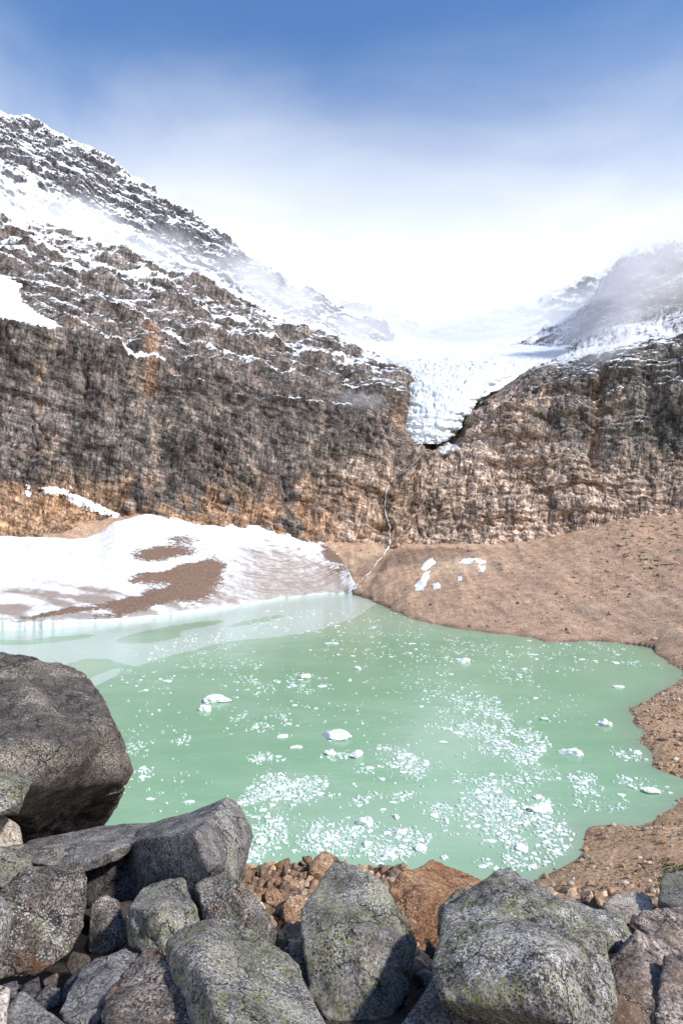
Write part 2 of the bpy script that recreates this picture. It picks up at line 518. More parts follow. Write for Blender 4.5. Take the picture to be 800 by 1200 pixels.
def mat_boulder(name, dark, mid, light, lich=0.3, rust=0.15, black=0.3, white=0.3, foliation=0.0, warm=None):
    """Coarse weathered stone: mottled ground mass, mineral specks, crustose lichens, rust stains."""
    m, nt, b = new_mat(name)
    oi = nt.nodes.new('ShaderNodeObjectInfo')
    off = N_(nt, 'ShaderNodeVectorMath', operation='SCALE')
    cmb = nt.nodes.new('ShaderNodeCombineXYZ')
    for i in range(3):
        nt.links.new(oi.outputs['Random'], cmb.inputs[i])
    nt.links.new(cmb.outputs[0], off.inputs[0]); off.inputs['Scale'].default_value = 37.0
    ad = N_(nt, 'ShaderNodeVectorMath', operation='ADD')
    nt.links.new(nt.nodes.new('ShaderNodeTexCoord').outputs['Object'], ad.inputs[0])
    nt.links.new(off.outputs[0], ad.inputs[1])
    C = ad.outputs[0]

    def nz(scale, detail, rough, dist=0.0, stretch=None):
        n = N_(nt, 'ShaderNodeTexNoise', Scale=scale, Detail=detail, Roughness=rough, Distortion=dist)
        c = C
        if stretch:
            mp = N_(nt, 'ShaderNodeMapping'); mp.vector_type = 'TEXTURE'; mp.inputs['Rotation'].default_value = stretch[3:]; mp.inputs['Scale'].default_value = [1 / v_ for v_ in stretch[:3]]
            nt.links.new(c, mp.inputs[0]); c = mp.outputs[0]
        nt.links.new(c, n.inputs['Vector'])
        return n.outputs['Fac']

    def spots(scale, size, patch_scale, amount, warp=0.35):
        v = N_(nt, 'ShaderNodeTexVoronoi', Scale=scale, Randomness=1.0)
        wv = N_(nt, 'ShaderNodeTexNoise', Scale=scale * 1.7, Detail=3)
        nt.links.new(C, wv.inputs['Vector'])
        sc = N_(nt, 'ShaderNodeVectorMath', operation='MULTIPLY_ADD')
        nt.links.new(wv.outputs['Color'], sc.inputs[0]); sc.inputs[1].default_value = (warp / scale * 2,) * 3
        nt.links.new(C, sc.inputs[2])
        nt.links.new(sc.outputs[0], v.inputs['Vector'])
        vs = N_(nt, 'ShaderNodeSeparateColor'); nt.links.new(v.outputs['Color'], vs.inputs[0])
        pat = nz(patch_scale, 4, 0.6)
        thr = math_(nt, 'MULTIPLY', ramp(nt, pat, 0.62 - 0.3 * amount, 0.80 - 0.3 * amount), vs.outputs['Red'])
        thr = math_(nt, 'MULTIPLY', thr, size)
        d = math_(nt, 'SUBTRACT', thr, v.outputs['Distance'])
        return ramp(nt, d, -0.02, 0.06)

    big = nz(2.3, 6, 0.6, 0.3)
    med = nz(11.0, 8, 0.68)
    fin = nz(60.0, 6, 0.72)
    c = mix(nt, ramp(nt, med, 0.32, 0.68), dark, mid)
    c = mix(nt, math_(nt, 'MULTIPLY', ramp(nt, big, 0.42, 0.66), ramp(nt, fin, 0.35, 0.6)), c, light)
    c = mix(nt, 1.0, c, ramp(nt, fin, 0.32, 0.68, 0.35, 1.7), 'MULTIPLY')
    fo = None
    if foliation > 0:
        fo = nz(7.0, 7, 0.65, 0.4, stretch=(0.35, 2.2, 4.0, 0.3, 0.85, 0.25))
        c = mix(nt, 1.0, c, ramp(nt, fo, 0.33, 0.66, 1 - 0.55 * foliation, 1 + 0.6 * foliation), 'MULTIPLY')
    if warm:
        c = mix(nt, ramp(nt, nz(1.7, 5, 0.6), 0.48, 0.68, 0, 0.75), c, warm)
    if rust > 0:
        c = mix(nt, math_(nt, 'MULTIPLY', ramp(nt, nz(3.4, 7, 0.68, 0.5), 0.66 - 0.2 * rust, 0.80 - 0.2 * rust), 0.75), c, (0.26, 0.105, 0.040))
    if lich > 0:
        c = mix(nt, math_(nt, 'MULTIPLY', spots(34.0, 0.66, 2.6, lich * 0.8), 0.85), c, (0.23, 0.225, 0.085))
        c = mix(nt, math_(nt, 'MULTIPLY', spots(10.0, 0.62, 1.6, lich * 0.7, 0.8), 0.5), c, (0.36, 0.355, 0.30))
        c = mix(nt, math_(nt, 'MULTIPLY', spots(85.0, 0.8, 4.0, lich), 0.8), c, (0.30, 0.295, 0.13))
    if black > 0:
        c = mix(nt, math_(nt, 'MULTIPLY', spots(58.0, 0.62, 2.2, black, 0.7), 0.85), c, (0.022, 0.021, 0.021))
        c = mix(nt, math_(nt, 'MULTIPLY', spots(90.0, 0.7, 5.0, black + 0.3), 0.8), c, (0.03, 0.028, 0.027))
    if white > 0:
        c = mix(nt, math_(nt, 'MULTIPLY', spots(72.0, 0.65, 3.2, white), 0.85), c, (0.56, 0.55, 0.53))
        c = mix(nt, math_(nt, 'MULTIPLY', spots(24.0, 0.55, 2.0, white * 0.7), 0.6), c, (0.42, 0.42, 0.40))
    vo = N_(nt, 'ShaderNodeTexVoronoi', Scale=2.1, Randomness=1.0); vo.feature = 'DISTANCE_TO_EDGE'
    wv = N_(nt, 'ShaderNodeTexNoise', Scale=3.0, Detail=6.0, Roughness=0.65); nt.links.new(C, wv.inputs['Vector'])
    av = N_(nt, 'ShaderNodeVectorMath', operation='MULTIPLY_ADD'); av.inputs[1].default_value = (0.5, 0.5, 0.5)
    nt.links.new(wv.outputs['Color'], av.inputs[0]); nt.links.new(C, av.inputs[2]); nt.links.new(av.outputs[0], vo.inputs['Vector'])
    crk = math_(nt, 'MAXIMUM', ramp(nt, vo.outputs['Distance'], 0.002, 0.016), ramp(nt, nz(1.3, 3, 0.5), 0.50, 0.40))
    c = mix(nt, 1.0, c, math_(nt, 'MULTIPLY_ADD', crk, 0.72, 0.28), 'MULTIPLY')
    nt.links.new(c, b.inputs['Base Color'])
    b.inputs['Roughness'].default_value = 0.85
    h = math_(nt, 'MULTIPLY_ADD', fin, 0.35, med)
    h = math_(nt, 'MULTIPLY_ADD', crk, 0.8, h)
    if fo is not None:
        h = math_(nt, 'MULTIPLY_ADD', fo, 0.5, h)
    bump(nt, b, h, 0.85, 0.035)
    return m

# ================================================================== lake outline and land form
LAKE_PX = [(628, 1032), (648, 1023), (676, 1012), (690, 1001), (693, 990), (690, 978), (686, 966), (700, 965), (719, 965), (736, 967),
           (758, 964), (773, 957), (787, 949), (800, 937), (822, 925), (812, 917), (798, 911), (782, 906), (770, 900), (758, 888),
           (755, 868), (749, 855), (741, 845), (739, 834), (742, 828), (757, 821), (775, 811), (792, 800), (806, 792), (793, 783),
           (780, 773), (769, 767), (765, 760), (745, 756), (727, 754), (690, 751), (660, 752), (637, 753), (628, 748), (600, 744),
           (560, 740), (520, 734), (480, 724), (456, 714), (440, 706), (425, 700), (405, 694), (380, 693), (330, 697), (260, 706), (200, 712),
           (130, 720), (60, 725), (0, 728), (-200, 736), (-400, 755), (-520, 800), (-480, 900), (-330, 1000), (-120, 1060), (100, 1085),
           (300, 1088), (400, 1085), (500, 1075), (590, 1048)]
LAKE = on_lake([p[0] for p in LAKE_PX], [p[1] for p in LAKE_PX])

def refine(poly, step, amp, sc):
    out = []
    for i in range(len(poly)):
        a, b_ = poly[i], poly[(i + 1) % len(poly)]
        n = max(1, int(np.linalg.norm(b_ - a) / step))
        for k in range(n):
            out.append(lerp(a, b_, k / n))
    out = np.array(out)
    q = np.concatenate([out, np.zeros((len(out), 1))], 1)
    out[:, 0] += amp * fbm(q / sc, 4); out[:, 1] += amp * fbm(q / sc + 31.7, 4)
    return out

LAKE_F = refine(LAKE, 1.2, 1.9, 6.0)

def lake_sd_exact(xy):
    """signed distance to the lake edge, positive on land (chunked)."""
    shp = xy.shape[:-1]; q = xy.reshape(-1, 2)
    A = LAKE_F; B = np.roll(LAKE_F, -1, 0); AB = B - A; L2 = (AB ** 2).sum(1) + 1e-12
    out = np.empty(len(q)); CH = 4000
    for s in range(0, len(q), CH):
        c = q[s:s + CH]
        AP = c[:, None] - A[None]
        t = np.clip((AP * AB).sum(-1) / L2, 0, 1)
        d2 = ((AP - t[..., None] * AB) ** 2).sum(-1).min(1)
        cond = (A[None, :, 1] > c[:, 1, None]) != (B[None, :, 1] > c[:, 1, None])
        xi = A[None, :, 0] + (c[:, 1, None] - A[None, :, 1]) / (AB[None, :, 1] + 1e-12) * AB[None, :, 0]
        inside = ((cond & (c[:, 0, None] < xi)).sum(1) % 2) == 1
        out[s:s + CH] = np.sqrt(d2) * np.where(inside, -1, 1)
    return out.reshape(shp)

SDX = np.arange(-240, 181, 1.25); SDY = np.arange(24, 312, 1.25)
SDG = lake_sd_exact(np.stack(np.meshgrid(SDX, SDY), -1))

def lake_sd(xy):
    x, y = xy[..., 0], xy[..., 1]
    cx = np.clip(x, SDX[0], SDX[-1] - 0.01); cy = np.clip(y, SDY[0], SDY[-1] - 0.01)
    u = (cx - SDX[0]) / 1.25; v = (cy - SDY[0]) / 1.25
    i = np.minimum(u.astype(int), len(SDX) - 2); j = np.minimum(v.astype(int), len(SDY) - 2); fu, fv = u - i, v - j
    d = (SDG[j, i] * (1 - fu) + SDG[j, i + 1] * fu) * (1 - fv) + (SDG[j + 1, i] * (1 - fu) + SDG[j + 1, i + 1] * fu) * fv
    return d + np.hypot(x - cx, y - cy)

# cliff foot along the columns of the photograph: px -> (py, D)
FOOT = {-700: (655, 185), -200: (640, 213), 0: (612, 238), 60: (612, 244), 110: (615, 250), 200: (608, 262), 300: (620, 276), 400: (637, 288), 440: (637, 292),
        500: (636, 294), 560: (636, 293), 600: (634, 292), 640: (628, 291), 680: (619, 290), 740: (606, 288), 800: (603, 284), 1000: (582, 263), 1500: (545, 225)}
FK = sorted(FOOT)
def foot_at(px):
    py = np.interp(px, FK, [FOOT[k][0] for k in FK]); D = np.interp(px, FK, [FOOT[k][1] for k in FK])
    return D, CAM_Z + (600 - py) / FPX * D
FAR_PX = [-700, -400, -200, 0, 130, 260, 380, 405, 425, 440, 456, 480, 520, 560, 600, 640, 690, 727, 769, 806, 900, 1500]
FAR_PY = [770, 757, 738, 730, 722, 708, 695, 696, 701, 707, 715, 725, 735, 741, 745, 753, 752, 755, 768, 790, 800, 800]
NEAR_D = [-60, 0, 3, 5, 7, 9, 12]
NEAR_Z = [33, 28.3, 27.25, 26.4, 25.6, 25.0, 23.2]

def land_z(x, y, s):
    D = np.maximum(y, 0.5)
    px = 400 + FPX * x / D
    Db, zb = foot_at(px)
    Df = CAM_Z * FPX / (np.interp(px, FAR_PX, FAR_PY) - 600)
    t = (D - Df) / (Db - Df)
    talus = np.where(t > 0, zb * (0.35 * np.clip(t, 0, 3) + 0.65 * np.clip(t, 0, 3) ** 1.35), 0)
    sp = np.maximum(s, 0)
    flat = 0.11 * sp + 0.5 * (1 - np.exp(-sp * 0.6))
    tn = sp / (sp + np.maximum(y - 12, 0) + 1e-6)
    near = np.where(y < 12, np.interp(y, NEAR_D, NEAR_Z), 23.2 * tn ** 1.02)
    near = near - 0.0006 * np.maximum(np.abs(x) - 12, 0) ** 2 * (y < 12) * 0
    hp = np.interp(y, [0, 3, 5.2, 6.1, 7.1, 8.2, 8.9, 9.8, 12], [0, 0, 0.28, 0.40, 0.52, 0.50, 0.25, 0.0, 0.0]) * sst(250, 290, px) * (1 - sst(470, 520, px))
    near = near + hp
    wn_ = 1 - sst(60, 84, y)
    z = np.where(y < 60, near, lerp(flat, near, wn_))
    z = np.where(talus > 0, np.maximum(talus, np.minimum(flat, 1.0 + talus)), z)
    lakebed = -np.minimum(0.35 * np.maximum(-s, 0), 6)
    return np.where(s < 0, lakebed, z), px, t

# ------------------------------------------------------------------ ground sheet
def build_ground():
    cols = px_columns(-40, 840, 1.35, -900, 1700, 70)
    Ds = np.concatenate([np.linspace(1.2, 12, 60, endpoint=False), np.geomspace(12, 60, 120, endpoint=False),
                         np.geomspace(60, 140, 90, endpoint=False), np.linspace(140, 330, 190)])
    px, D = np.meshgrid(cols, Ds)
    x = (px - 400) / FPX * D; y = D
    s = lake_sd(np.stack([x, y], -1))
    z, pxx, t = land_z(x, y, s)
    q = np.stack([x, y, z], -1)
    land = sst(0.0, 1.6, s)
    far = sst(0.0, 0.15, t)
    ridg = fbm(q / 22.0, 5)
    z = z + land * (0.5 * fbm(q / 9.0, 5) + far * (1.6 * ridg + 1.1 * fbm(q / np.array([6.0, 45, 45]), 4) + 0.35 * fbm(q / np.array([2.0, 12, 12]) + 7, 3)) + 0.12 * fbm(q / 1.2, 3)) * np.where(y < 14, 0.45, 1)
    # low ribs of the debris cone under the waterfall
    gul = np.exp(-((px - 438 - (D - 255) * 0.55) / 9.0) ** 2) * sst(238, 262, D)
    z = z - 1.6 * gul * land
    hum = np.exp(-(((px - 512) / 45.0) ** 2 + ((D - 268) / 12.0) ** 2)) + 0.8 * np.exp(-(((px - 560) / 20.0) ** 2 + ((D - 262) / 8.0) ** 2))
    z = z + 2.6 * hum * land
    rim = np.exp(-(((px - 745) / 70.0) ** 2 + ((D - 268) / 16.0) ** 2))
    z = z + 2.0 * rim * land
    G = np.stack([x, y, z], -1)
    qq = G
    tan = np.array([0.50, 0.335, 0.226]); dark = np.array([0.22, 0.148, 0.108]); grey = np.array([0.35, 0.262, 0.188]); light = np.array([0.60, 0.43, 0.29]); ochre = np.array([0.66, 0.43, 0.245])
    n1 = fbm(qq / 26.0, 5)[..., None]; n2 = fbm(qq / 6.0 + 9, 5)[..., None]; n3 = fbm(qq / np.array([5., 24., 24.]) + 5, 4)[..., None]
    c = tan + (light - tan) * sst(0.05, 0.45, n1) + (dark - tan) * 0.45 * sst(0.1, 0.5, n2)
    c = lerp(c, grey, 0.55 * sst(0.0, 0.4, n3) * far[..., None])
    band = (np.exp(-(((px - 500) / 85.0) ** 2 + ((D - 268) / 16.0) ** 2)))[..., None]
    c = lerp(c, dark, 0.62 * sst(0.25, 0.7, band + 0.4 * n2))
    near_f = (1 - sst(75, 120, D))[..., None]
    c = lerp(c, ochre * (1 + 0.5 * n2), 0.75 * near_f)
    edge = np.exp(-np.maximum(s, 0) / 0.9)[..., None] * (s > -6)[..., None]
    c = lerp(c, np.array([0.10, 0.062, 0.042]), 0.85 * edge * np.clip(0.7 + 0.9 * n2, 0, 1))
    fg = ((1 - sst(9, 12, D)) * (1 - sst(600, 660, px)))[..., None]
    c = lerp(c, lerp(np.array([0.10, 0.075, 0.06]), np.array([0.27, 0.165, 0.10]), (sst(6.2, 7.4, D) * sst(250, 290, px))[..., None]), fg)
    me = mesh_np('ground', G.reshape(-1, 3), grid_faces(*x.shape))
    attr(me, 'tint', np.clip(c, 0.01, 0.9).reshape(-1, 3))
    o = obj('ground', me, mat_ground(), kind='structure', label='brown gravel slopes and shore around the green lake')
    return G

GROUND = build_ground()

# ground behind and beside the viewer, so the place goes on out of the frame
def build_back_ground():
    n = 90
    xs = np.linspace(-700, 700, n); ys = np.linspace(-400, 1.6, 50)
    X, Y = np.meshgrid(xs, ys)
    Z = np.interp(Y, [-400, -60, 0, 1.7], [60, 33, 28.3, 27.6]) - 0.02 * np.maximum(np.abs(X) - 10, 0)
    q = np.stack([X, Y, Z], -1)
    Z = Z + 1.2 * fbm(q / 30, 4) * sst(2, 20, -Y) - 0.15
    me = mesh_np('moraine', np.stack([X, Y, Z], -1).reshape(-1, 3), grid_faces(50, n))
    attr(me, 'tint', np.tile([0.27, 0.20, 0.15], (50 * n, 1)))
    obj('moraine', me, bpy.data.materials['talus_gravel'], kind='structure', label='rubble moraine on which the viewer stands')
build_back_ground()

# ------------------------------------------------------------------ water
# rafts: cx, cy, rx, ry, tilt (px), weight
RAFTS = [(268, 778, 44, 24, 0.0, 70), (300, 800, 40, 14, 0, 50), (360, 800, 26, 14, 0, 45), (305, 845, 32, 12, 0, 75), (312, 889, 20, 7, 0, 50), (335, 917, 34, 14, .1, 170),
         (345, 930, 52, 18, -0.1, 330), (310, 945, 34, 22, 0.1, 260), (340, 975, 70, 16, 0, 260), (400, 985, 70, 15, 0, 260), (440, 995, 60, 14, 0, 240), (470, 985, 34, 14, 0, 110), (300, 1000, 30, 12, 0, 110), (470, 890, 28, 12, .3, 150),
         (480, 902, 22, 8, .3, 60), (395, 886, 16, 6, 0, 40), (560, 830, 40, 16, .1, 220), (590, 865, 50, 24, .25, 430), (530, 845, 30, 12, .1, 110), (620, 875, 20, 16, 0, 120), (620, 900, 30, 10, .3, 130), (640, 905, 14, 9, 0, 40),
         (580, 930, 46, 18, -0.2, 330), (600, 950, 44, 18, 0, 300), (640, 960, 34, 20, .2, 230), (560, 970, 40, 20, .2, 260), (530, 950, 30, 12, 0, 130), (620, 985, 40, 16, .2, 200), (660, 985, 22, 14, .3, 130), (680, 912, 18, 7, .1, 80), (690, 925, 20, 6, .1, 60), (735, 885, 22, 6, .25, 50), (750, 918, 28, 8, .25, 70),
         (545, 915, 14, 7, 0, 40), (430, 905, 10, 6, 0, 18), (450, 935, 40, 7, -.1, 45), (435, 975, 22, 10, 0, 60), (600, 1010, 40, 10, 0, 90), (170, 905, 10, 6, 0, 16), (212, 868, 12, 5, 0, 14), (160, 875, 14, 10, 0, 18), (520, 770, 30, 10, 0, 30), (600, 790, 30, 12, .2, 45), (570, 760, 60, 8, .1, 45),
         (400, 730, 120, 16, .05, 130), (300, 735, 90, 10, -.2, 80), (470, 760, 110, 20, 0, 120), (690, 757, 60, 5, .08, 55), (730, 775, 40, 5, .2, 35), (640, 775, 70, 14, 0, 60), (650, 830, 50, 20, 0, 25), (220, 760, 60, 14, -.15, 70), (180, 790, 50, 20, 0, 35), (180, 850, 40, 40, 0, 30), (200, 920, 60, 30, 0, 26), (430, 830, 200, 40, 0, 110), (500, 930, 120, 60, 0, 130), (700, 940, 40, 14, .1, 35), (500, 800, 60, 20, 0, 45)]

def build_water():
    cols = px_columns(-60, 860, 3.0, -700, 1200, 24)
    pys = np.concatenate([np.linspace(678, 1110, 170)])
    px, py = np.meshgrid(cols, pys)
    xy = on_lake(px, py)
    s = lake_sd(xy)
    V = np.concatenate([xy, np.zeros(xy.shape[:2] + (1,))], -1)
    q = V
    wob = fbm(q / 14.0, 4)
    # pale film of slush and new ice along the ice foot
    lowb = np.interp(px, [-200, 0, 25, 60, 100, 130, 160, 200, 260, 330, 380, 420, 450], [770, 775, 778, 783, 772, 774, 781, 768, 753, 746, 737, 722, 700])
    film = sst(-7, 7, lowb - py + 4 * wob)
    strip = np.exp(-(((px - 118) * 0.42 + (py - 795)) / 7.0) ** 2) * np.exp(-((px - 118) / 30.0) ** 2)
    film = np.maximum(film, strip)
    def hole(cx, cy, rx, ry, tilt=0.0):
        return np.exp(-(((px - cx) / rx) ** 2 + ((py - cy - tilt * (px - cx)) / ry) ** 2) ** 2)
    for h in ((60, 750, 60, 3.5, -0.10), (175, 747, 42, 7, -0.10), (10, 752, 30, 2.5, 0), (215, 735, 55, 4, -0.15), (98, 783, 27, 8, -0.1), (300, 728, 40, 3, -0.2)):
        film = film * (1 - hole(*h))
    pale = np.clip(0.75 * hole(520, 868, 70, 28, 0.1) + 0.55 * hole(500, 960, 150, 45, -0.1) + 0.5 * hole(420, 725, 90, 14, 0.1) + 0.25 + 0.5 * wob - 0.25, 0, 1)
    shallow = np.exp(-np.maximum(-s, 0) / 2.2) * 0.85 * (px > 420)
    slush = np.zeros_like(px)
    for cx, cy, rx, ry, tilt, n in RAFTS:
        if n >= 60 and cy > 800:
            dx = px - cx
            slush = np.maximum(slush, np.exp(-((dx / (rx * 1.15)) ** 2 + ((py - cy - tilt * dx) / (ry * 1.2)) ** 2) ** 2) * min(1, n / (rx * ry) * 2.2))
    pale = np.clip(pale + 0.75 * slush * sst(-0.35, 0.3, fbm(q / np.array([2.5, 4, 4]), 4)), 0, 1)
    me = mesh_np('water', V.reshape(-1, 3), grid_faces(*px.shape))
    attr(me, 'film', film.ravel()); attr(me, 'pale', pale.ravel()); attr(me, 'shallow', shallow.ravel())
    obj('lake_water', me, mat_water(), kind='structure', label='milky green glacial lake dotted with ice')
build_water()

# ================================================================== rock walls
def rock_displace(G, amp=1.0, strata_dir=(0.30, 0.1, 1.0), strata=6.0, strata_amp=1.2, vert=1.0, block=1.0, big=1.0):
    n = grid_normals(blur(G, 6))
    if n[..., 1].mean() > 0: n = -n
    q = G
    warp = np.stack([fbm(q / 30 + 3, 3), fbm(q / 30 + 13, 3), fbm(q / 30 + 23, 3)], -1) * 9
    w = q + 0.35 * warp
    h = 6.0 * big * fbm(w / 60.0, 3)
    ca, ea = crag(w / np.array([26.0, 26.0, 40.0]) + 4, False); h = h + 8.5 * big * ca
    cb, eb = crag((q + 0.2 * warp) / np.array([9.0, 10.0, 17.0]) + 9, False); h = h + vert * (4.0 * cb - 0.7 * (1 - sst(0.0, 0.06, eb)))
    cc, ec = crag((q + 0.1 * warp) / np.array([3.4, 4.0, 6.0]) + 2); h = h + block * (1.35 * cc - 0.3 * (1 - sst(0.0, 0.06, ec)))
    cd, ed = crag(q / np.array([1.3, 1.6, 2.4]) + 6); h = h + block * 0.24 * cd
    # upright chimneys and cracks
    rib = fbm(w / np.array([10.0, 14.0, 60.0]) + 7, 4)
    h = h - vert * 1.5 * (1 - sst(0.0, 0.05, np.abs(rib))) * sst(-0.1, 0.25, fbm(q / 40 + 29, 3))
    rib2 = fbm(w / np.array([3.5, 6.0, 26.0]) + 19, 4)
    h = h + vert * (0.5 * rib2 - 0.7 * (1 - sst(0.0, 0.05, np.abs(rib2))))
    # bedding: ledges that step back as they rise
    sd = np.array(strata_dir); sd = sd / np.linalg.norm(sd, axis=-1, keepdims=True)
    wb = (w * sd).sum(-1)
    bcoord = wb / strata + 0.5 * fbm(q / 40 + 41, 3)
    fr = bcoord - np.floor(bcoord)
    led = (fr ** 3) * 0.2 + 0.8 * sst(0.0, 0.16, fr) * (1 - fr)
    amp_l = 0.15 + 1.35 * sst(-0.25, 0.35, fbm(q / 30 + 77, 3))
    h = h + strata_amp * 1.5 * led * amp_l
    b2 = wb / (strata * 0.27) + 0.8 * fbm(q / 9 + 51, 3)
    fr2 = b2 - np.floor(b2)
    h = h + strata_amp * 0.50 * sst(0.0, 0.2, fr2) * (1 - fr2) * (0.3 + 1.1 * sst(-0.2, 0.3, fbm(q / 17 + 37, 3)))
    h = h + 0.10 * fbm(q / 1.6 + 3, 2)
    return G + n * (h * amp)[..., None], rib, fbm(q / np.array([12., 12., 60.]) + 61, 5)

def snow_mask(G, bias, k=1.0):
    n = grid_normals(G); m_ = grid_normals(blur(G, 4))
    sg = -1.0 if m_[..., 1].mean() > 0 else 1.0
    nz = sg * n[..., 2]; lo = sg * m_[..., 2]
    nz = 0.55 * nz + 0.45 * lo
    return np.clip(0.5 + k * (nz - 0.62) * 1.6 + bias, 0, 1)

def rock_colour(q, weights):
    """weights: list of (colour, weight grid)"""
    tot = sum(w for _, w in weights)[..., None]
    return sum(np.array(c) * w[..., None] for c, w in weights) / (tot + 1e-6)

CLIFF = {-700: [(675, 178), (640, 186), (500, 205), (320, 220), (250, 260), (110, 360), (100, 420)],
         -200: [(665, 206), (590, 222), (500, 232), (365, 250), (310, 290), (195, 390), (190, 440)],
         0: [(648, 226), (573, 244), (500, 250), (392, 264), (342, 292), (246, 392), (244, 450)],
         60: [(648, 233), (585, 249), (500, 256), (398, 270), (352, 300), (262, 396), (262, 450)],
         110: [(648, 240), (612, 252), (500, 263), (405, 276), (362, 312), (275, 402), (275, 450)],
         200: [(640, 257), (606, 262), (510, 271), (430, 285), (385, 325), (310, 412), (310, 460)],
         300: [(650, 271), (622, 275), (525, 284), (452, 300), (412, 340), (357, 420), (357, 460)],
         400: [(660, 284), (640, 287), (545, 297), (478, 313), (438, 345), (402, 415), (402, 460)],
         450: [(660, 288), (640, 291), (552, 301), (494, 318), (455, 338), (425, 400), (425, 450)],
         472: [(660, 289), (638, 293), (556, 303), (500, 321), (462, 336), (436, 382), (436, 440)],
         482: [(660, 289), (638, 294), (562, 304), (520, 324), (505, 345), (482, 395), (470, 440)],
         500: [(660, 289), (638, 294), (566, 304), (528, 325), (515, 347), (488, 400), (470, 440)],
         540: [(658, 289), (638, 294), (566, 304), (525, 325), (505, 345), (475, 395), (460, 440)],
         558: [(656, 289), (637, 293), (562, 304), (515, 322), (492, 336), (476, 368), (476, 430)],
         600: [(655, 288), (636, 292), (560, 303), (500, 318), (474, 330), (450, 358), (452, 430)],
         640: [(650, 287), (630, 291), (556, 301), (490, 316), (458, 327), (430, 352), (432, 430)],
         690: [(642, 286), (619, 290), (552, 299), (480, 312), (443, 323), (414, 348), (398, 430)],
         740: [(632, 284), (609, 287), (548, 295), (470, 308), (428, 318), (400, 346), (366, 430)],
         800: [(626, 280), (605, 283), (544, 290), (462, 301), (420, 314), (392, 342), (350, 430)],
         1000: [(605, 258), (584, 262), (515, 270), (425, 281), (370, 300), (330, 340), (290, 420)],
         1500: [(565, 218), (545, 224), (450, 232), (335, 250), (275, 280), (205, 330), (190, 400)]}

LEDGES = [([(30, 336), (45, 341), (90, 356), (120, 371), (165, 388), (215, 409), (260, 422), (290, 426), (330, 444), (346, 439), (390, 450), (440, 460), (470, 468)], 2.6),
          ([(185, 440), (220, 448), (280, 467), (330, 473), (370, 478), (400, 480), (465, 502)], 2.2), ([(60, 384), (110, 398), (160, 420), (200, 432)], 1.6), ([(240, 402), (300, 410), (340, 416), (400, 428), (440, 446)], 1.6),
          ([(80, 318), (150, 340), (230, 372), (300, 398)], 1.6), ([(0, 286), (70, 308), (140, 322), (220, 346)], 1.4), ([(555, 476), (600, 468), (650, 462), (690, 452)], 1.8), ([(570, 520), (640, 512), (700, 505)], 1.6), ([(440, 560), (520, 552), (600, 556), (680, 566)], 1.6), ([(480, 585), (560, 590), (640, 586)], 1.4), ([(700, 420), (750, 412), (800, 416)], 1.5), ([(690, 470), (760, 455), (815, 460)], 1.5)]

GULLIES = [(704, 428, 690, 572, 7, 3.0), (656, 440, 636, 525, 7, 2.2), (305, 452, 338, 600, 9, 2.6), (152, 402, 120, 575, 9, 2.2), (60, 402, 40, 540, 9, 2.0), (756, 440, 776, 540, 6, 2.0)]

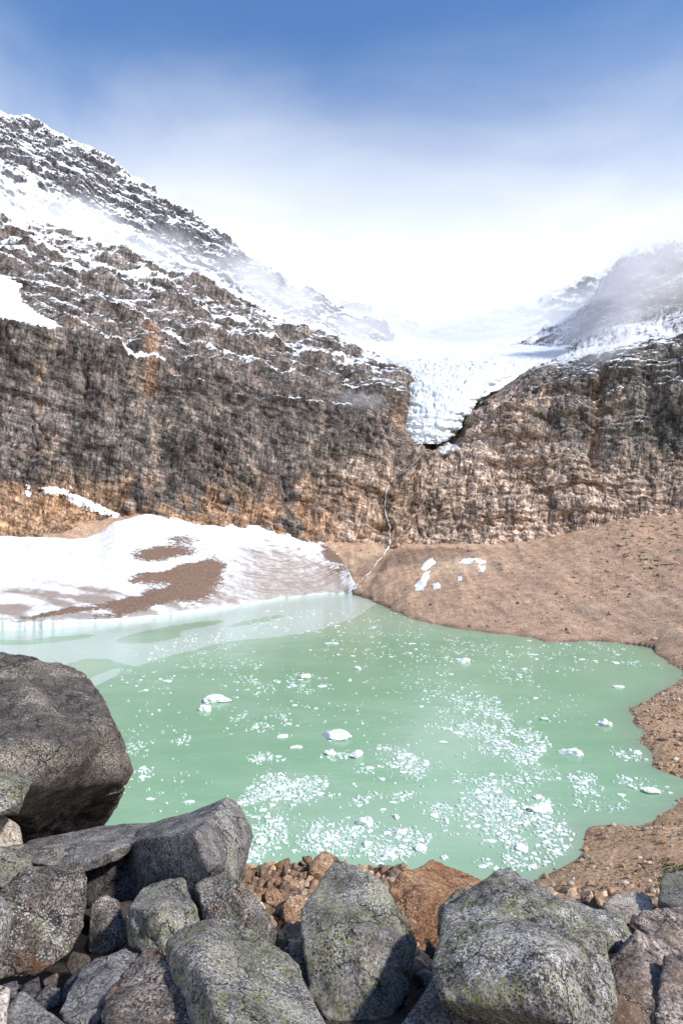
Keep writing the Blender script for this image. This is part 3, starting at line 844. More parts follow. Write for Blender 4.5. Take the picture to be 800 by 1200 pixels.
def build_cliff():
    cols = px_columns(-30, 830, 1.15, -700, 1500, 50)
    G, px, py = sheet(cols, CLIFF, [24, 84, 86, 52, 78, 16])
    right = sst(455, 500, px)
    sdir = lerp(np.array([0.32, 0.12, 1.0]), np.array([-0.05, 0.05, 1.0]), right[..., None])
    rown = np.arange(px.shape[0])[:, None] * np.ones_like(px)
    fade = 1 - 0.55 * sst(300, 326, rown) - 0.45 * sst(230, 300, rown) * sst(415, 450, px) * (1 - sst(720, 780, px)) * (rown < 326)
    led_h = np.zeros_like(px); led_s = np.zeros_like(px)
    for pts_, dep in LEDGES:
        lx = [a_ for a_, _ in pts_]; ly = np.interp(px, lx, [b_ for _, b_ in pts_]) + 2.2 * fbm(np.stack([px / 16, px * 0 + lx[0], px * 0], -1), 4)
        on = sst(lx[0], lx[0] + 12, px) * (1 - sst(lx[-1] - 14, lx[-1], px))
        above = sst(-1.5, 3.5, ly - py)
        led_h += dep * on * (sst(-9, -1, ly - py) - above) ; led_s += (ly < 505) * (0.35 + 0.65 * (px < 480)) * on * np.exp(-((ly - py - 1.6) / 2.1) ** 2)
    fade = np.clip(fade, 0.12, 1) * (0.45 + 0.55 * sst(0, 30, rown))
    Gf, rib, streak = rock_displace(G, fade, sdir, 12.0, 2.7 - 0.9 * (1 - right) * sst(400, 450, py - 0.16 * (px - 200)), 1.0, 1.0, 1.25)
    nn_ = grid_normals(blur(G, 6)); nn_ = -nn_ if nn_[..., 1].mean() > 0 else nn_
    gul = np.zeros_like(px)
    for x0_, y0_, x1_, y1_, wd, dp in GULLIES:
        gx = lerp(x0_, x1_, (py - y0_) / (y1_ - y0_)) + 9 * fbm(np.stack([px * 0 + x0_, py / 26, py * 0], -1), 2)
        u_ = (px - gx) / wd
        gul += dp * np.exp(-np.abs(u_) ** 1.3) * sst(y0_ - 14, y0_ + 14, py) * (1 - sst(y1_ - 14, y1_ + 14, py))
    Gf = Gf + nn_ * (led_h - gul)[..., None]
    n1 = fbm(G / 30 + 2, 5); n2 = fbm(G / 9 + 4, 5); n3 = fbm(G / np.array([7., 7., 45.]) + 90, 5); n4 = fbm(G / 3.0 + 14, 4)
    lowl = (1 - right)
    # where each kind of rock crops out
    dark_w = 0.75 + 0.9 * n1 + lowl * 1.9 * (1 - sst(545, 610, py + 30 * n1))
    tan_zone = np.exp(-(((px - 545) / 95.0) ** 2)) * sst(500, 545, py) + sst(470, 520, px) * sst(535, 570, py + 0.10 * (px - 640) * (px > 640)) * 0.9
    tan_zone = np.maximum(tan_zone, np.exp(-((px - 430) / 45.0) ** 2) * sst(520, 550, py) * 0.9)
    tan_zone = np.maximum(tan_zone, np.exp(-(((px - 590) / 42.0) ** 2)) * sst(420, 470, py) * 0.75)
    tan_w = 3.4 * np.clip(tan_zone, 0, 1.2) + 0.6 * sst(0.0, 0.5, n2)
    green_w = 2.4 * sst(640, 700, px + 25 * n2) * (1 - sst(545, 585, py - 0.05 * (px - 700))) + 1.0 * right * (1 - sst(500, 540, py)) * (0.5 + n1)
    orange_w = lowl * (1.0 * sst(0.16, 0.42, n3) * sst(370, 420, py) + 3.4 * sst(540, 600, py) * sst(-0.25, 0.25, n2 + 0.4 * n3))
    orange_w += 3.2 * np.exp(-((px - 176 - 6 * n2 * 2) / 8.0) ** 2) * sst(385, 398, py) * (1 - sst(445, 480, py))
    orange_w += 1.8 * np.exp(-((px - 45) / 12.0) ** 2) * sst(385, 420, py) * (1 - sst(500, 560, py)) * sst(-.1, .3, n2)
    orange_w += 2.6 * np.exp(-((px - 462) / 9.0) ** 2 - ((py - 492) / 14.0) ** 2)
    orange_w += 2.8 * np.exp(-((px - 700 + (py - 470) * 0.06) / 7.0) ** 2) * sst(425, 450, py) * (1 - sst(545, 575, py))
    orange_w += 1.5 * right * sst(0.15, 0.4, n3) * sst(430, 470, py) * (1 - 0.5 * sst(560, 600, py))
    hump = (1 - sst(95, 130, px)) * sst(565, 580, py)
    orange_w += 2.0 * hump
    mid_w = 0.45 + 1.1 * sst(0.0, 0.5, n4) + 0.8 * sst(0.05, 0.4, n3)
    c = rock_colour(G, [((0.100, 0.088, 0.082), np.clip(dark_w, 0.05, 9)), ((0.32, 0.265, 0.23), np.clip(mid_w, 0, 9)), ((0.60, 0.455, 0.355), np.clip(tan_w, 0, 9)),
                        ((0.135, 0.13, 0.112), np.clip(green_w, 0, 9)), ((0.42, 0.24, 0.125), np.clip(orange_w, 0, 9))])
    c = c * np.clip(1 + 0.85 * n3 + 0.35 * n4 + 0.8 * fbm(G / 24 + 47, 4), 0.3, 2.2)[..., None]
    # dark water streaks running down the foot of the wall
    wet = sst(0.10, 0.38, fbm(G / np.array([2.6, 2.6, 60.]) + 33, 4)) * sst(500, 600, py) * (1 - hump)
    c = lerp(c, c * 0.42, (0.65 * wet)[..., None])
    fx = np.interp(py, [529, 541, 556, 567, 586, 606, 636, 650], [497, 487, 469, 456, 451, 453, 457, 450])
    chan = np.exp(-((px - fx - 2) / 6.5) ** 2) * sst(522, 540, py)
    c = lerp(c, c * 0.35, (0.8 * chan)[..., None])
    # snow: altitude and how flat the ledge is
    alt_l = np.interp(py - 0.16 * (px - 200), [250, 290, 330, 380, 420, 470, 520], [0.30, 0.08, -0.06, -0.13, -0.18, -0.28, -0.8])
    alt_r = np.interp(py, [380, 400, 425, 460, 500, 540], [-0.34, -0.22, -0.14, -0.26, -0.45, -1.0])
    alt_r = alt_r - 0.28 * np.exp(-((px - 600) / 60.0) ** 2)
    bias = lerp(alt_l, alt_r, right) + 0.22 * fbm(G / 18 + 70, 4)
    s = np.clip(snow_mask(Gf, bias) * (1 - sst(415, 445, py - 0.16 * (px - 200)) * (1 - right)) + 0.75 * led_s * (0.5 + sst(-0.3, 0.2, fbm(G / 14 + 8, 3))), 0, 1.3)
    me = mesh_np('cliff', Gf.reshape(-1, 3), grid_faces(*px.shape), smooth=True)
    attr(me, 'tint', np.clip(c, 0.008, 0.9).reshape(-1, 3)); attr(me, 'snow', s.ravel())
    obj('cliff', me, mat_cliff('cliff_rock', R(17)), kind='structure', label='dark and tan rock wall with snowy ledges above the lake')
    return Gf

CLIFF_G = build_cliff()

UPPER = {-700: [(120, 400), (30, 470), (-60, 540), (-40, 620)],
         -200: [(215, 405), (130, 480), (45, 545), (60, 620)],
         0: [(268, 408), (192, 480), (130, 535), (140, 600)],
         30: [(276, 409), (205, 480), (140, 536), (150, 600)],
         60: [(285, 410), (222, 482), (158, 538), (165, 600)],
         90: [(295, 412), (238, 484), (170, 540), (178, 600)],
         130: [(305, 415), (258, 486), (198, 540), (205, 600)],
         165: [(318, 418), (276, 488), (218, 542), (225, 600)],
         200: [(330, 420), (296, 490), (244, 544), (250, 600)],
         250: [(350, 424), (325, 492), (274, 544), (280, 600)],
         300: [(375, 428), (350, 494), (308, 545), (312, 600)],
         335: [(392, 432), (368, 496), (336, 546), (340, 600)],
         365: [(405, 436), (380, 498), (340, 546), (345, 600)],
         400: [(420, 440), (396, 500), (362, 545), (366, 600)],
         440: [(438, 445), (412, 500), (381, 545), (386, 600)],
         460: [(446, 447), (420, 500), (396, 545), (402, 600)],
         470: [(450, 448), (440, 500), (428, 545), (432, 600)],
         520: [(456, 450), (452, 500), (448, 545), (450, 600)]}

def build_upper():
    cols = px_columns(-30, 500, 1.1, -700, None, 45)
    G, px, py = sheet(cols, UPPER, [90, 84, 20])
    Gf, rib, streak = rock_displace(G, 1.05, (0.5, 0.1, 1.0), 14.0, 2.8, 0.9, 1.3, 1.0)
    n1 = fbm(G / 30 + 2, 5); n4 = fbm(G / 4.0 + 14, 4)
    c = np.array([0.12, 0.115, 0.125]) * (1 + 0.5 * n1 + 0.5 * n4)[..., None]
    row = np.linspace(0, 1, px.shape[0])[:, None]
    rel = np.where(py < 0, py, py)
    ramp_snow = 0.26 * (1 - sst(0.34, 0.50, row + 0.14 * n1)) 
    bias = ramp_snow + 0.16 + 0.26 * fbm(G / 22 + 70, 5)
    s = snow_mask(Gf, bias)
    me = mesh_np('mountain', Gf.reshape(-1, 3), grid_faces(*px.shape))
    attr(me, 'tint', np.clip(c, 0.008, 0.9).reshape(-1, 3)); attr(me, 'snow', s.ravel())
    obj('mountain_left', me, mat_cliff('snowy_rock', R(28)), kind='structure', label='snow dusted dark ridge climbing into mist')
build_upper()

PEAK = {600: [(440, 470), (425, 500), (410, 520), (412, 600)],
        636: [(430, 455), (405, 490), (390, 515), (395, 600)],
        650: [(425, 450), (395, 485), (380, 512), (386, 600)],
        680: [(420, 440), (385, 470), (368, 500), (375, 600)],
        700: [(415, 430), (375, 455), (350, 485), (356, 600)],
        715: [(412, 425), (365, 445), (325, 470), (330, 600)],
        730: [(410, 420), (360, 435), (307, 455), (310, 600)],
        760: [(405, 410), (355, 425), (298, 450), (302, 600)],
        800: [(400, 400), (345, 415), (284, 445), (288, 600)],
        1000: [(350, 370), (270, 390), (210, 420), (215, 600)],
        1500: [(230, 340), (120, 360), (40, 400), (50, 600)]}

def build_peak():
    cols = px_columns(600, 830, 1.1, None, 1500, 40)
    G, px, py = sheet(cols, PEAK, [70, 80, 20])
    Gf, rib, streak = rock_displace(G, 1.0, (-0.42, 0.1, 1.0), 10.0, 1.9, 0.9, 1.0, 0.8)
    n1 = fbm(G / 30 + 2, 5); n4 = fbm(G / 4.0 + 14, 4)
    c = lerp(np.array([0.15, 0.105, 0.10]), np.array([0.24, 0.17, 0.15]), sst(-0.2, 0.3, n1)[..., None]) * (1 + 0.5 * n4)[..., None]
    bias = np.interp(py, [290, 330, 390, 420], [0.22, 0.05, 0.02, 0.2]) + 0.25 * fbm(G / 20 + 70, 4) + 0.25 * (1 - sst(640, 690, px))
    s = snow_mask(Gf, bias)
    me = mesh_np('peak', Gf.reshape(-1, 3), grid_faces(*px.shape))
    attr(me, 'tint', np.clip(c, 0.008, 0.9).reshape(-1, 3)); attr(me, 'snow', s.ravel())
    obj('mountain_right', me, bpy.data.materials['snowy_rock'], kind='structure', label='reddish snow streaked peak rising into cloud')
build_peak()

BACKW = {300: [(440, 640), (400, 690), (330, 740), (330, 800)], 470: [(435, 640), (405, 690), (372, 740), (372, 800)],
         500: [(435, 640), (410, 690), (385, 740), (385, 800)], 560: [(432, 640), (408, 690), (380, 740), (382, 800)],
         620: [(430, 640), (400, 690), (360, 740), (362, 800)], 760: [(420, 640), (370, 690), (300, 740), (300, 800)]}
def build_back():
    cols = px_columns(300, 760, 2.0, None, None, 2)
    G, px, py = sheet(cols, BACKW, [40, 40, 10])
    Gf, rib, streak = rock_displace(G, 1.5, (0.1, 0.1, 1.0), 12.0, 1.5, 0.8, 1.4, 1.0)
    c = np.array([0.12, 0.11, 0.115]) * (1 + 0.5 * fbm(G / 8, 4))[..., None]
    s = snow_mask(Gf, 0.10 + 0.3 * fbm(G / 30 + 7, 4))
    me = mesh_np('headwall', Gf.reshape(-1, 3), grid_faces(*px.shape))
    attr(me, 'tint', np.clip(c, 0.008, 0.9).reshape(-1, 3)); attr(me, 'snow', s.ravel())
    obj('mountain_back', me, bpy.data.materials['snowy_rock'], kind='structure', label='faint headwall behind the glacier lost in cloud')
build_back()

# ================================================================== glacier
def build_glacier():
    # py, D, left px, right px, bulge
    K = np.array([(520, 321, 478, 516, 0.5), (515, 322, 468, 524, 2.0), (508, 325, 460, 530, 3.5), (499, 328, 458, 538, 4.5), (485, 333, 463, 548, 5.5), (470, 341, 468, 560, 6.0), (456, 351, 472, 570, 6.0),
                  (444, 364, 466, 590, 6.0), (434, 378, 455, 615, 5.0), (427, 394, 440, 640, 4.0), (420, 415, 405, 676, 3.0), (414, 445, 370, 700, 2.0), (409, 500, 350, 720, 0.0), (402, 600, 340, 740, 0.0), (394, 680, 340, 740, 0.0)], float)
    rows = 210; c = 270
    t = np.linspace(0, 1, rows) ** 1.0
    k = np.linspace(0, 1, len(K))
    py = np.interp(t, k, K[:, 0]); D = np.interp(t, k, K[:, 1]); L = np.interp(t, k, K[:, 2]); Rr = np.interp(t, k, K[:, 3]); bl = np.interp(t, k, K[:, 4])
    jit = fbm(np.stack([t * 26, t * 0, t * 0], -1), 4); jit2 = fbm(np.stack([t * 26, t * 0 + 9, t * 0], -1), 4)
    amp_j = 5.0
    L = L + amp_j * jit * 1.5; Rr = Rr + amp_j * jit2 * 1.5
    u = np.linspace(-1, 1, c)[None, :]
    px = lerp(L[:, None], Rr[:, None], (u + 1) / 2)
    edge = np.abs(u) ** 4
    Dg = D[:, None] - bl[:, None] * (1 - u ** 2) + edge * (10 + 0 * D[:, None]) * (1 - t[:, None]) 
    G = P(px, np.broadcast_to(py[:, None], px.shape), Dg)
    n = grid_normals(blur(G, 5))
    if n[..., 1].mean() > 0: n = -n
    if n[..., 2].mean() < 0: n = -n
    q = G
    w = q + 5 * np.stack([fbm(q / 20 + 3, 3), fbm(q / 20 + 13, 3), fbm(q / 20 + 23, 3)], -1)
    steep = (1 - sst(0.62, 0.8, t))[:, None]
    # transverse steps of the icefall, bowed downhill
    b_ = (w[..., 2] - 0.0022 * (w[..., 0] - 40) ** 2 * 0) / 4.6 + 0.5 * fbm(q / 12 + 8, 3)
    fr = b_ - np.floor(b_)
    led = sst(0, 0.2, fr) * (1 - fr)
    f1, f2, cid, _ = worley(w / np.array([4.2, 6.0, 3.0]))
    crack = 1 - sst(0.0, 0.14, f2 - f1)
    fg_, eg_ = facets(w / np.array([2.6, 3.0, 1.7]))
    h = steep * (1.5 * led + 1.1 * (_rnd3[cid][..., 1] - 0.5) - 0.6 * crack + 0.7 * fg_) + 1.3 * fbm(q / 9, 5) + 0.45 * fbm(q / 2.5, 4)
    G = G + n * h[..., None]
    G[..., 2] += 9.0 * (0.35 + fbm(np.stack([q[..., 0] / 70, q[..., 0] * 0 + 3, q[..., 0] * 0], -1), 3)) * sst(0.80, 1.0, t)[:, None]
    G[..., 2] += 22 * np.clip((px - 550) / 170, -1.4, 1.4) ** 2 * sst(0.68, 1.0, t)[:, None]
    cv = np.clip(steep * (0.55 * crack + 0.5 * (1 - sst(0.0, 0.14, fr))) * (0.4 + sst(-0.2, 0.4, fbm(q / 14 + 55, 3))), 0, 1)
    me = mesh_np('glacier', G.reshape(-1, 3), grid_faces(rows, c))
    attr(me, 'crevasse', cv.ravel())
    obj('glacier', me, mat_glacier(), label='white hanging glacier tongue spilling over the rock step from the snowy saddle', cat='glacier')
build_glacier()

# ================================================================== ice foot at the lake
ICE_TOP = [(-700, 668), (-200, 640), (0, 628), (60, 631), (100, 630), (118, 624), (135, 611), (170, 602), (205, 607), (260, 614), (300, 616), (340, 622), (380, 636), (395, 648), (408, 668), (418, 692)]
ICE_TOPD = [(-700, 178), (-200, 206), (0, 226), (100, 240), (170, 258), (260, 270), (340, 279), (380, 283), (395, 277), (408, 264), (418, 252)]
ICE_W = [(-700, 768), (-400, 757), (-200, 742), (0, 739), (60, 737), (130, 731), (200, 723), (260, 714), (330, 703), (380, 697), (405, 696), (418, 697)]
ICE_H = [(-700, 2.2), (0, 2.1), (60, 2.0), (130, 1.5), (200, 1.1), (260, 1.0), (330, 1.1), (380, 0.8), (405, 0.5), (425, 0.2)]
def ip(tab, x): return np.interp(x, [a for a, _ in tab], [b for _, b in tab])

def build_icefoot():
    cols = px_columns(-30, 418, 1.0, -700, None, 40)
    wy = ip(ICE_W, cols) + 1.6 * fbm(np.stack([cols / 14, cols * 0, cols * 0], -1), 3)
    Dw = CAM_Z * FPX / (wy - 600); H = ip(ICE_H, cols) * (1 + 0.35 * fbm(np.stack([cols / 26, cols * 0 + 4, cols * 0], -1), 2))
    Dt = ip(ICE_TOPD, cols); zt = CAM_Z + (600 - ip(ICE_TOP, cols)) / FPX * Dt
    Dw0 = CAM_Z * FPX / (ip(ICE_W, cols) - 600); H0 = ip(ICE_H, cols)
    rows_f = 10; rows_s = 170
    pts = []
    for i in range(rows_f):
        f = i / rows_f
        D = Dw + 0.55 * f ** 2; z = -0.6 + (H + 0.6) * f
        pts.append(np.stack([(cols - 400) / FPX * D, D, z], -1))
    for i in range(rows_s):
        f = i / (rows_s - 1)
        k_ = min(f / 0.10, 1.0); Ds_ = lerp(Dw, Dw0, k_); Hs_ = lerp(H, H0, k_)
        D = lerp(Ds_ + 0.8, Dt, f)
        z = lerp(Hs_, zt, 0.75 * f + 0.25 * f ** 2.0) + 2.2 * np.sin(f * math.pi) * np.interp(cols, [0, 150, 300, 400], [1.0, 0.6, 1.2, 0.8])
        pts.append(np.stack([(cols - 400) / FPX * D, D, z], -1))
    G = np.array(pts)
    front = np.zeros(G.shape[:2]); front[:rows_f] = 1
    q = G
    f = np.concatenate([np.zeros(rows_f), np.linspace(0, 1, rows_s)])[:, None]
    # flow bands: shallow furrows curving round to the shore on the right
    wv = q + 6 * np.stack([fbm(q / 25, 3), fbm(q / 25 + 5, 3), q[..., 0] * 0], -1)
    pxg, pyg = to_px(G)
    arc = np.hypot((pxg - 330) / 1.0, (pyg - 600) * 1.35)
    fur = fbm(np.stack([arc / 2.0, np.arctan2(pyg - 600, pxg - 330) * 2.2, arc * 0], -1), 4, gain=0.6)
    rightw = sst(225, 330, pxg + 20 * fbm(q / 12 + 8, 3))
    z = G[..., 2] + (1 - front) * (0.9 * fbm(wv / 16, 4) + 0.25 * fbm(wv / 3.5, 4) + 0.30 * rightw * fur * sst(0.02, .15, f) * (1 - sst(.75, .95, f)))
    G[..., 2] = z
    G[..., 1] += front * (0.5 * fbm(q / np.array([6.0, 4.0, 3.0]), 4))
    pxg, pyg = to_px(G)
    nn = fbm(q / 9 + 3, 5); ns = fbm(q / np.array([16., 5., 5.]) + 40, 5)
    pxw = pxg + 16 * nn + 8 * ns; pyw = pyg + 5 * fbm(q / 14 + 60, 4)
    def blob(cx, cy, rx, ry, tilt=0.0):
        return np.exp(-(((pxw - cx) / rx) ** 2 + ((pyw - cy - tilt * (pxw - cx)) / ry) ** 2))
    deb = 1.15 * blob(190, 648, 40, 9, -0.05) + 1.1 * blob(200, 672, 52, 9, -0.18) + 1.1 * blob(225, 687, 22, 20) + 1.15 * blob(170, 705, 52, 11, -0.35) \
        + 1.1 * blob(75, 717, 52, 4.0, -0.14) + 0.55 * blob(215, 632, 26, 7) + 0.75 * blob(400, 662, 20, 16, 0.2) + 0.5 * blob(385, 645, 16, 10, 0.3) + 0.6 * blob(250, 665, 12, 14) + 0.35 * blob(255, 688, 22, 16) + 0.35 * blob(50, 674, 14, 4)
    deb -= 0.9 * blob(160, 664, 32, 4.5, -0.02) + 0.7 * blob(218, 658, 16, 4, -.1)
    deb = np.clip(deb * (1 - front) + 0.28 * nn * (deb > 0.1) + 0.1 * ns * (deb > 0.1), 0, 1.1)
    grey = 0.40 * rightw * sst(0, 14, pyg - ip(ICE_TOP, pxg) - 14) + 0.75 * sst(-.3, .4, ns) * sst(684, 702, pyg - 0.12 * (120 - pxg) * 0 + 6 * nn) * (1 - sst(215, 285, pxg + 18 * nn)) * (1 - front) + 0.62 * sst(-0.05, 0.45, fur) * rightw * sst(0.0, 0.2, 0.9 - f) + 0.10 + 0.26 * sst(0.0, 0.5, ns) + 0.14 * sst(650, 690, pyg) * (1 - front)
    ice = front * 0.55 + 0.3 * np.exp(-f / 0.03) * (1 - front)
    Fc = grid_faces(*G.shape[:2])
    me = mesh_np('icefoot', G.reshape(-1, 3), Fc)
    attr(me, 'debris', deb.ravel()); attr(me, 'grey', np.clip(grey, 0, 1).ravel()); attr(me, 'ice', ice.ravel())
    obj('snowfield', me, mat_snowfield(), label='large white snowfield with brown debris patches sloping down to the lake', cat='snowfield')
build_icefoot()

# ================================================================== things laid on the slopes
def bvh_of(G):
    r, c = G.shape[:2]
    return BVHTree.FromPolygons([tuple(v) for v in G.reshape(-1, 3)], [tuple(f) for f in grid_faces(r, c).tolist()])

BV_CLIFF = bvh_of(CLIFF_G[::2, ::2]); BV_GROUND = bvh_of(GROUND[::2, ::2])

def hit(px, py):
    d = Vector(((px - 400) / FPX, 1, (600 - py) / FPX)).normalized()
    best = None
    for b_ in (BV_CLIFF, BV_GROUND):
        h = b_.ray_cast(Vector((0, 0, CAM_Z)), d)
        if h[0] is not None and (best is None or h[3] < best[1]):
            best = (h[0], h[3])
    return best[0] if best else None

def snow_patch(outline, label, thick=0.9, step=2.2, name='snow_patch'):
    """A lens of old snow that follows the ground inside an outline."""
    A = np.array(outline, float)
    x0, y0 = A.min(0) - step; x1, y1 = A.max(0) + step
    xs = np.arange(x0, x1, step); ys = np.arange(y0, y1, step)
    X, Y = np.meshgrid(xs, ys)
    q = np.stack([X.ravel(), Y.ravel()], -1)
    B = np.roll(A, -1, 0); AB = B - A
    AP = q[:, None] - A[None]; t = np.clip((AP * AB).sum(-1) / ((AB ** 2).sum(1) + 1e-9), 0, 1)
    d = np.sqrt(((AP - t[..., None] * AB) ** 2).sum(-1).min(1))
    cond = (A[None, :, 1] > q[:, 1, None]) != (B[None, :, 1] > q[:, 1, None])
    xi = A[None, :, 0] + (q[:, 1, None] - A[None, :, 1]) / (AB[None, :, 1] + 1e-9) * AB[None, :, 0]
    ins = ((cond & (q[:, 0, None] < xi)).sum(1) % 2) == 1
    sd = (np.where(ins, d, -d) + 2.4 * fbm(np.concatenate([q / 5.5, q[:, :1] * 0], 1), 3) + 1.6 * fbm(np.concatenate([q / 1.8, q[:, :1] * 0 + 3], 1), 2)).reshape(X.shape)
    V = np.zeros(X.shape + (3,)); ok = np.zeros(X.shape, bool)
    for i in range(X.shape[0]):
        for j in range(X.shape[1]):
            if sd[i, j] > -step * 1.6:
                h = hit(X[i, j], Y[i, j])
                if h is not None:
                    V[i, j] = h; ok[i, j] = True
    dist = np.linalg.norm(V - np.array([0, 0, CAM_Z]), axis=-1)
    med = np.median(dist[ok])
    dirs = (V - np.array([0, 0, CAM_Z])) / (dist[..., None] + 1e-9)
    up = 0.45 * thick * np.clip(sd / 4.0, -0.8, 1.0)
    # fill the hollows: snow is smoother than the rock under it
    V2 = V + np.array([0, -0.5, 0.85]) * (up[..., None] + 0.15)
    F = []
    idx = np.arange(X.size).reshape(X.shape)
    for i in range(X.shape[0] - 1):
        for j in range(X.shape[1] - 1):
            c4 = ok[i:i + 2, j:j + 2]
            if c4.all() and (sd[i:i + 2, j:j + 2] > -step).all():
                if dist[i:i + 2, j:j + 2].max() - dist[i:i + 2, j:j + 2].min() < 25:
                    F.append((idx[i, j], idx[i + 1, j], idx[i + 1, j + 1], idx[i, j + 1]))
    if not F: return
    used = np.unique(np.array(F)); remap = -np.ones(X.size, int); remap[used] = np.arange(len(used))
    Vv = V2.reshape(-1, 3)[used]
    org = Vv.mean(0)
    me = mesh_np(name, Vv - org, remap[np.array(F)])
    o = obj(name, me, M_SNOW, label=label, cat='snow patch', group='old snow patches on the rock')
    o.location = org

M_SNOW = mat_snow('old_snow_patch', dirt=0.6)
snow_patch([(-130, 290), (-60, 306), (8, 325), (26, 334), (22, 347), (30, 356), (44, 366), (62, 376), (72, 383), (60, 386), (40, 381), (20, 377), (0, 372), (-60, 356), (-130, 340)],
           'bright white snow patch on the high rock ledge at the photo edge', 1.6, 1.8)
snow_patch([(49, 572), (62, 570), (74, 570), (84, 572), (78, 578), (92, 581), (108, 588), (124, 596), (140, 602), (138, 606), (122, 603), (104, 599), (88, 591), (72, 581), (52, 578)],
           'long white snow strip slanting across the rust brown rock spur', 1.2, 1.6)
snow_patch([(31, 568), (35, 570), (37, 581), (32, 583), (30, 576)], 'tiny upright snow patch beside the long snow strip', 0.8, 1.2)
snow_patch([(499, 658), (507, 654), (511, 658), (505, 664), (498, 669), (492, 668)], 'upper half of the broken snow streak on the brown debris', 0.5, 0.8)
snow_patch([(497, 672), (504, 670), (502, 678), (499, 684), (496, 691), (487, 693), (486, 687), (492, 679)], 'lower half of the broken snow streak on the brown debris', 0.5, 0.8)
snow_patch([(540, 657), (549, 654), (557, 655), (553, 660), (545, 662), (538, 660)], 'small oval snow patch on the debris mound beyond the lake', 0.4, 0.8)
snow_patch([(558, 655), (568, 657), (571, 661), (564, 661), (558, 659)], 'thin snow sliver on top of the debris mound', 0.4, 0.8)
snow_patch([(561, 662), (568, 664), (567, 671), (561, 671)], 'round little snow patch at the right end of the debris mound', 0.7, 1.1)
snow_patch([(507, 684), (516, 684), (515, 690), (507, 691)], 'short snow scrap at the foot of the broken snow streak', 0.6, 1.1)
snow_patch([(536, 676), (541, 675), (541, 681), (536, 681)], 'speck of snow below the oval snow patch', 0.6, 1.0)
snow_patch([(516, 522), (524, 518), (536, 521), (538, 527), (528, 529), (522, 533), (515, 531)], 'small block of white ice fallen below the glacier snout', 1.2, 1.2, 'ice_block')

# waterfall: a thin braided thread that follows the rock
def build_waterfall():
    m, nt, b = new_mat('white_water')
    f = noise(nt, 1.2, 5, 0.6, 'World', stretch=(3, 3, 0.4))
    c = mix(nt, ramp(nt, f, 0.3, 0.7), (0.86, 0.88, 0.90), (0.55, 0.58, 0.58))
    nt.links.new(c, b.inputs['Base Color']); b.inputs['Roughness'].default_value = 0.4
    path = [(497, 529), (492, 535), (487, 541), (478, 549), (469, 556), (460, 561), (456, 567), (453, 575), (451, 586), (451, 597), (453, 606), (456, 616), (457, 626), (457, 636), (453, 644), (447, 652), (441, 660), (435, 668), (428, 676), (420, 683), (414, 690), (408, 696)]
    pts = np.array(path, float)
    t = np.linspace(0, len(pts) - 1, 240)
    xs = np.interp(t, range(len(pts)), pts[:, 0]); ys = np.interp(t, range(len(pts)), pts[:, 1])
    jit = fbm(np.stack([t * 1.3, t * 0, t * 0], -1), 3)
    xs = xs + 2.6 * jit
    H = []
    for x, y in zip(xs, ys):
        h = hit(x, y)
        H.append(h if h is not None else H[-1])
    H = np.array([tuple(h) for h in H])
    d = H[:, 1].copy()
    for _ in range(3): d = np.convolve(np.pad(d, 2, mode='edge'), np.ones(5) / 5, mode='valid')
    C = P(xs, ys, d - 2.2)
    width = np.clip(sst(-0.25, 0.15, fbm(np.stack([t * 1.1, t * 0 + 15, t * 0], -1), 3)), 0.15, 1) * 1.05 * (0.14 + 0.40 * np.abs(fbm(np.stack([t * 0.9, t * 0 + 5, t * 0], -1), 3)) + 0.22 * sst(10, 14, t)) * np.interp(ys, [529, 556, 562, 600, 640, 650, 696], [0.35, 0.3, 0.9, 1.25, 1.1, 0.5, 0.4])
    V, F = [], []
    k = 6
    for i in range(len(C)):
        tg = C[min(i + 1, len(C) - 1)] - C[max(i - 1, 0)]; tg /= np.linalg.norm(tg) + 1e-9
        s_ = np.cross(tg, [0, 1, 0]); s_ /= np.linalg.norm(s_) + 1e-9
        u_ = np.cross(s_, tg)
        for j in range(k):
            a = 2 * math.pi * j / k
            V.append(C[i] + s_ * math.cos(a) * width[i] + u_ * math.sin(a) * width[i] * 0.6)
    for i in range(len(C) - 1):
        for j in range(k):
            F.append((i * k + j, i * k + (j + 1) % k, (i + 1) * k + (j + 1) % k, (i + 1) * k + j))
    me = mesh_np('waterfall', np.array(V), np.array(F))
    obj('waterfall', me, m, label='thin white waterfall running down the tan rock below the glacier', cat='waterfall')
build_waterfall()

# ================================================================== loose stones on the shores
def ico(sub):
    bm = bmesh.new(); bmesh.ops.create_icosphere(bm, subdivisions=sub, radius=1.0)
    V = np.array([v.co[:] for v in bm.verts]); F = np.array([[v.index for v in f.verts] for f in bm.faces])
    bm.free()
    return V, F
ICO = {k: ico(k) for k in (1, 2, 3, 4, 5, 6)}

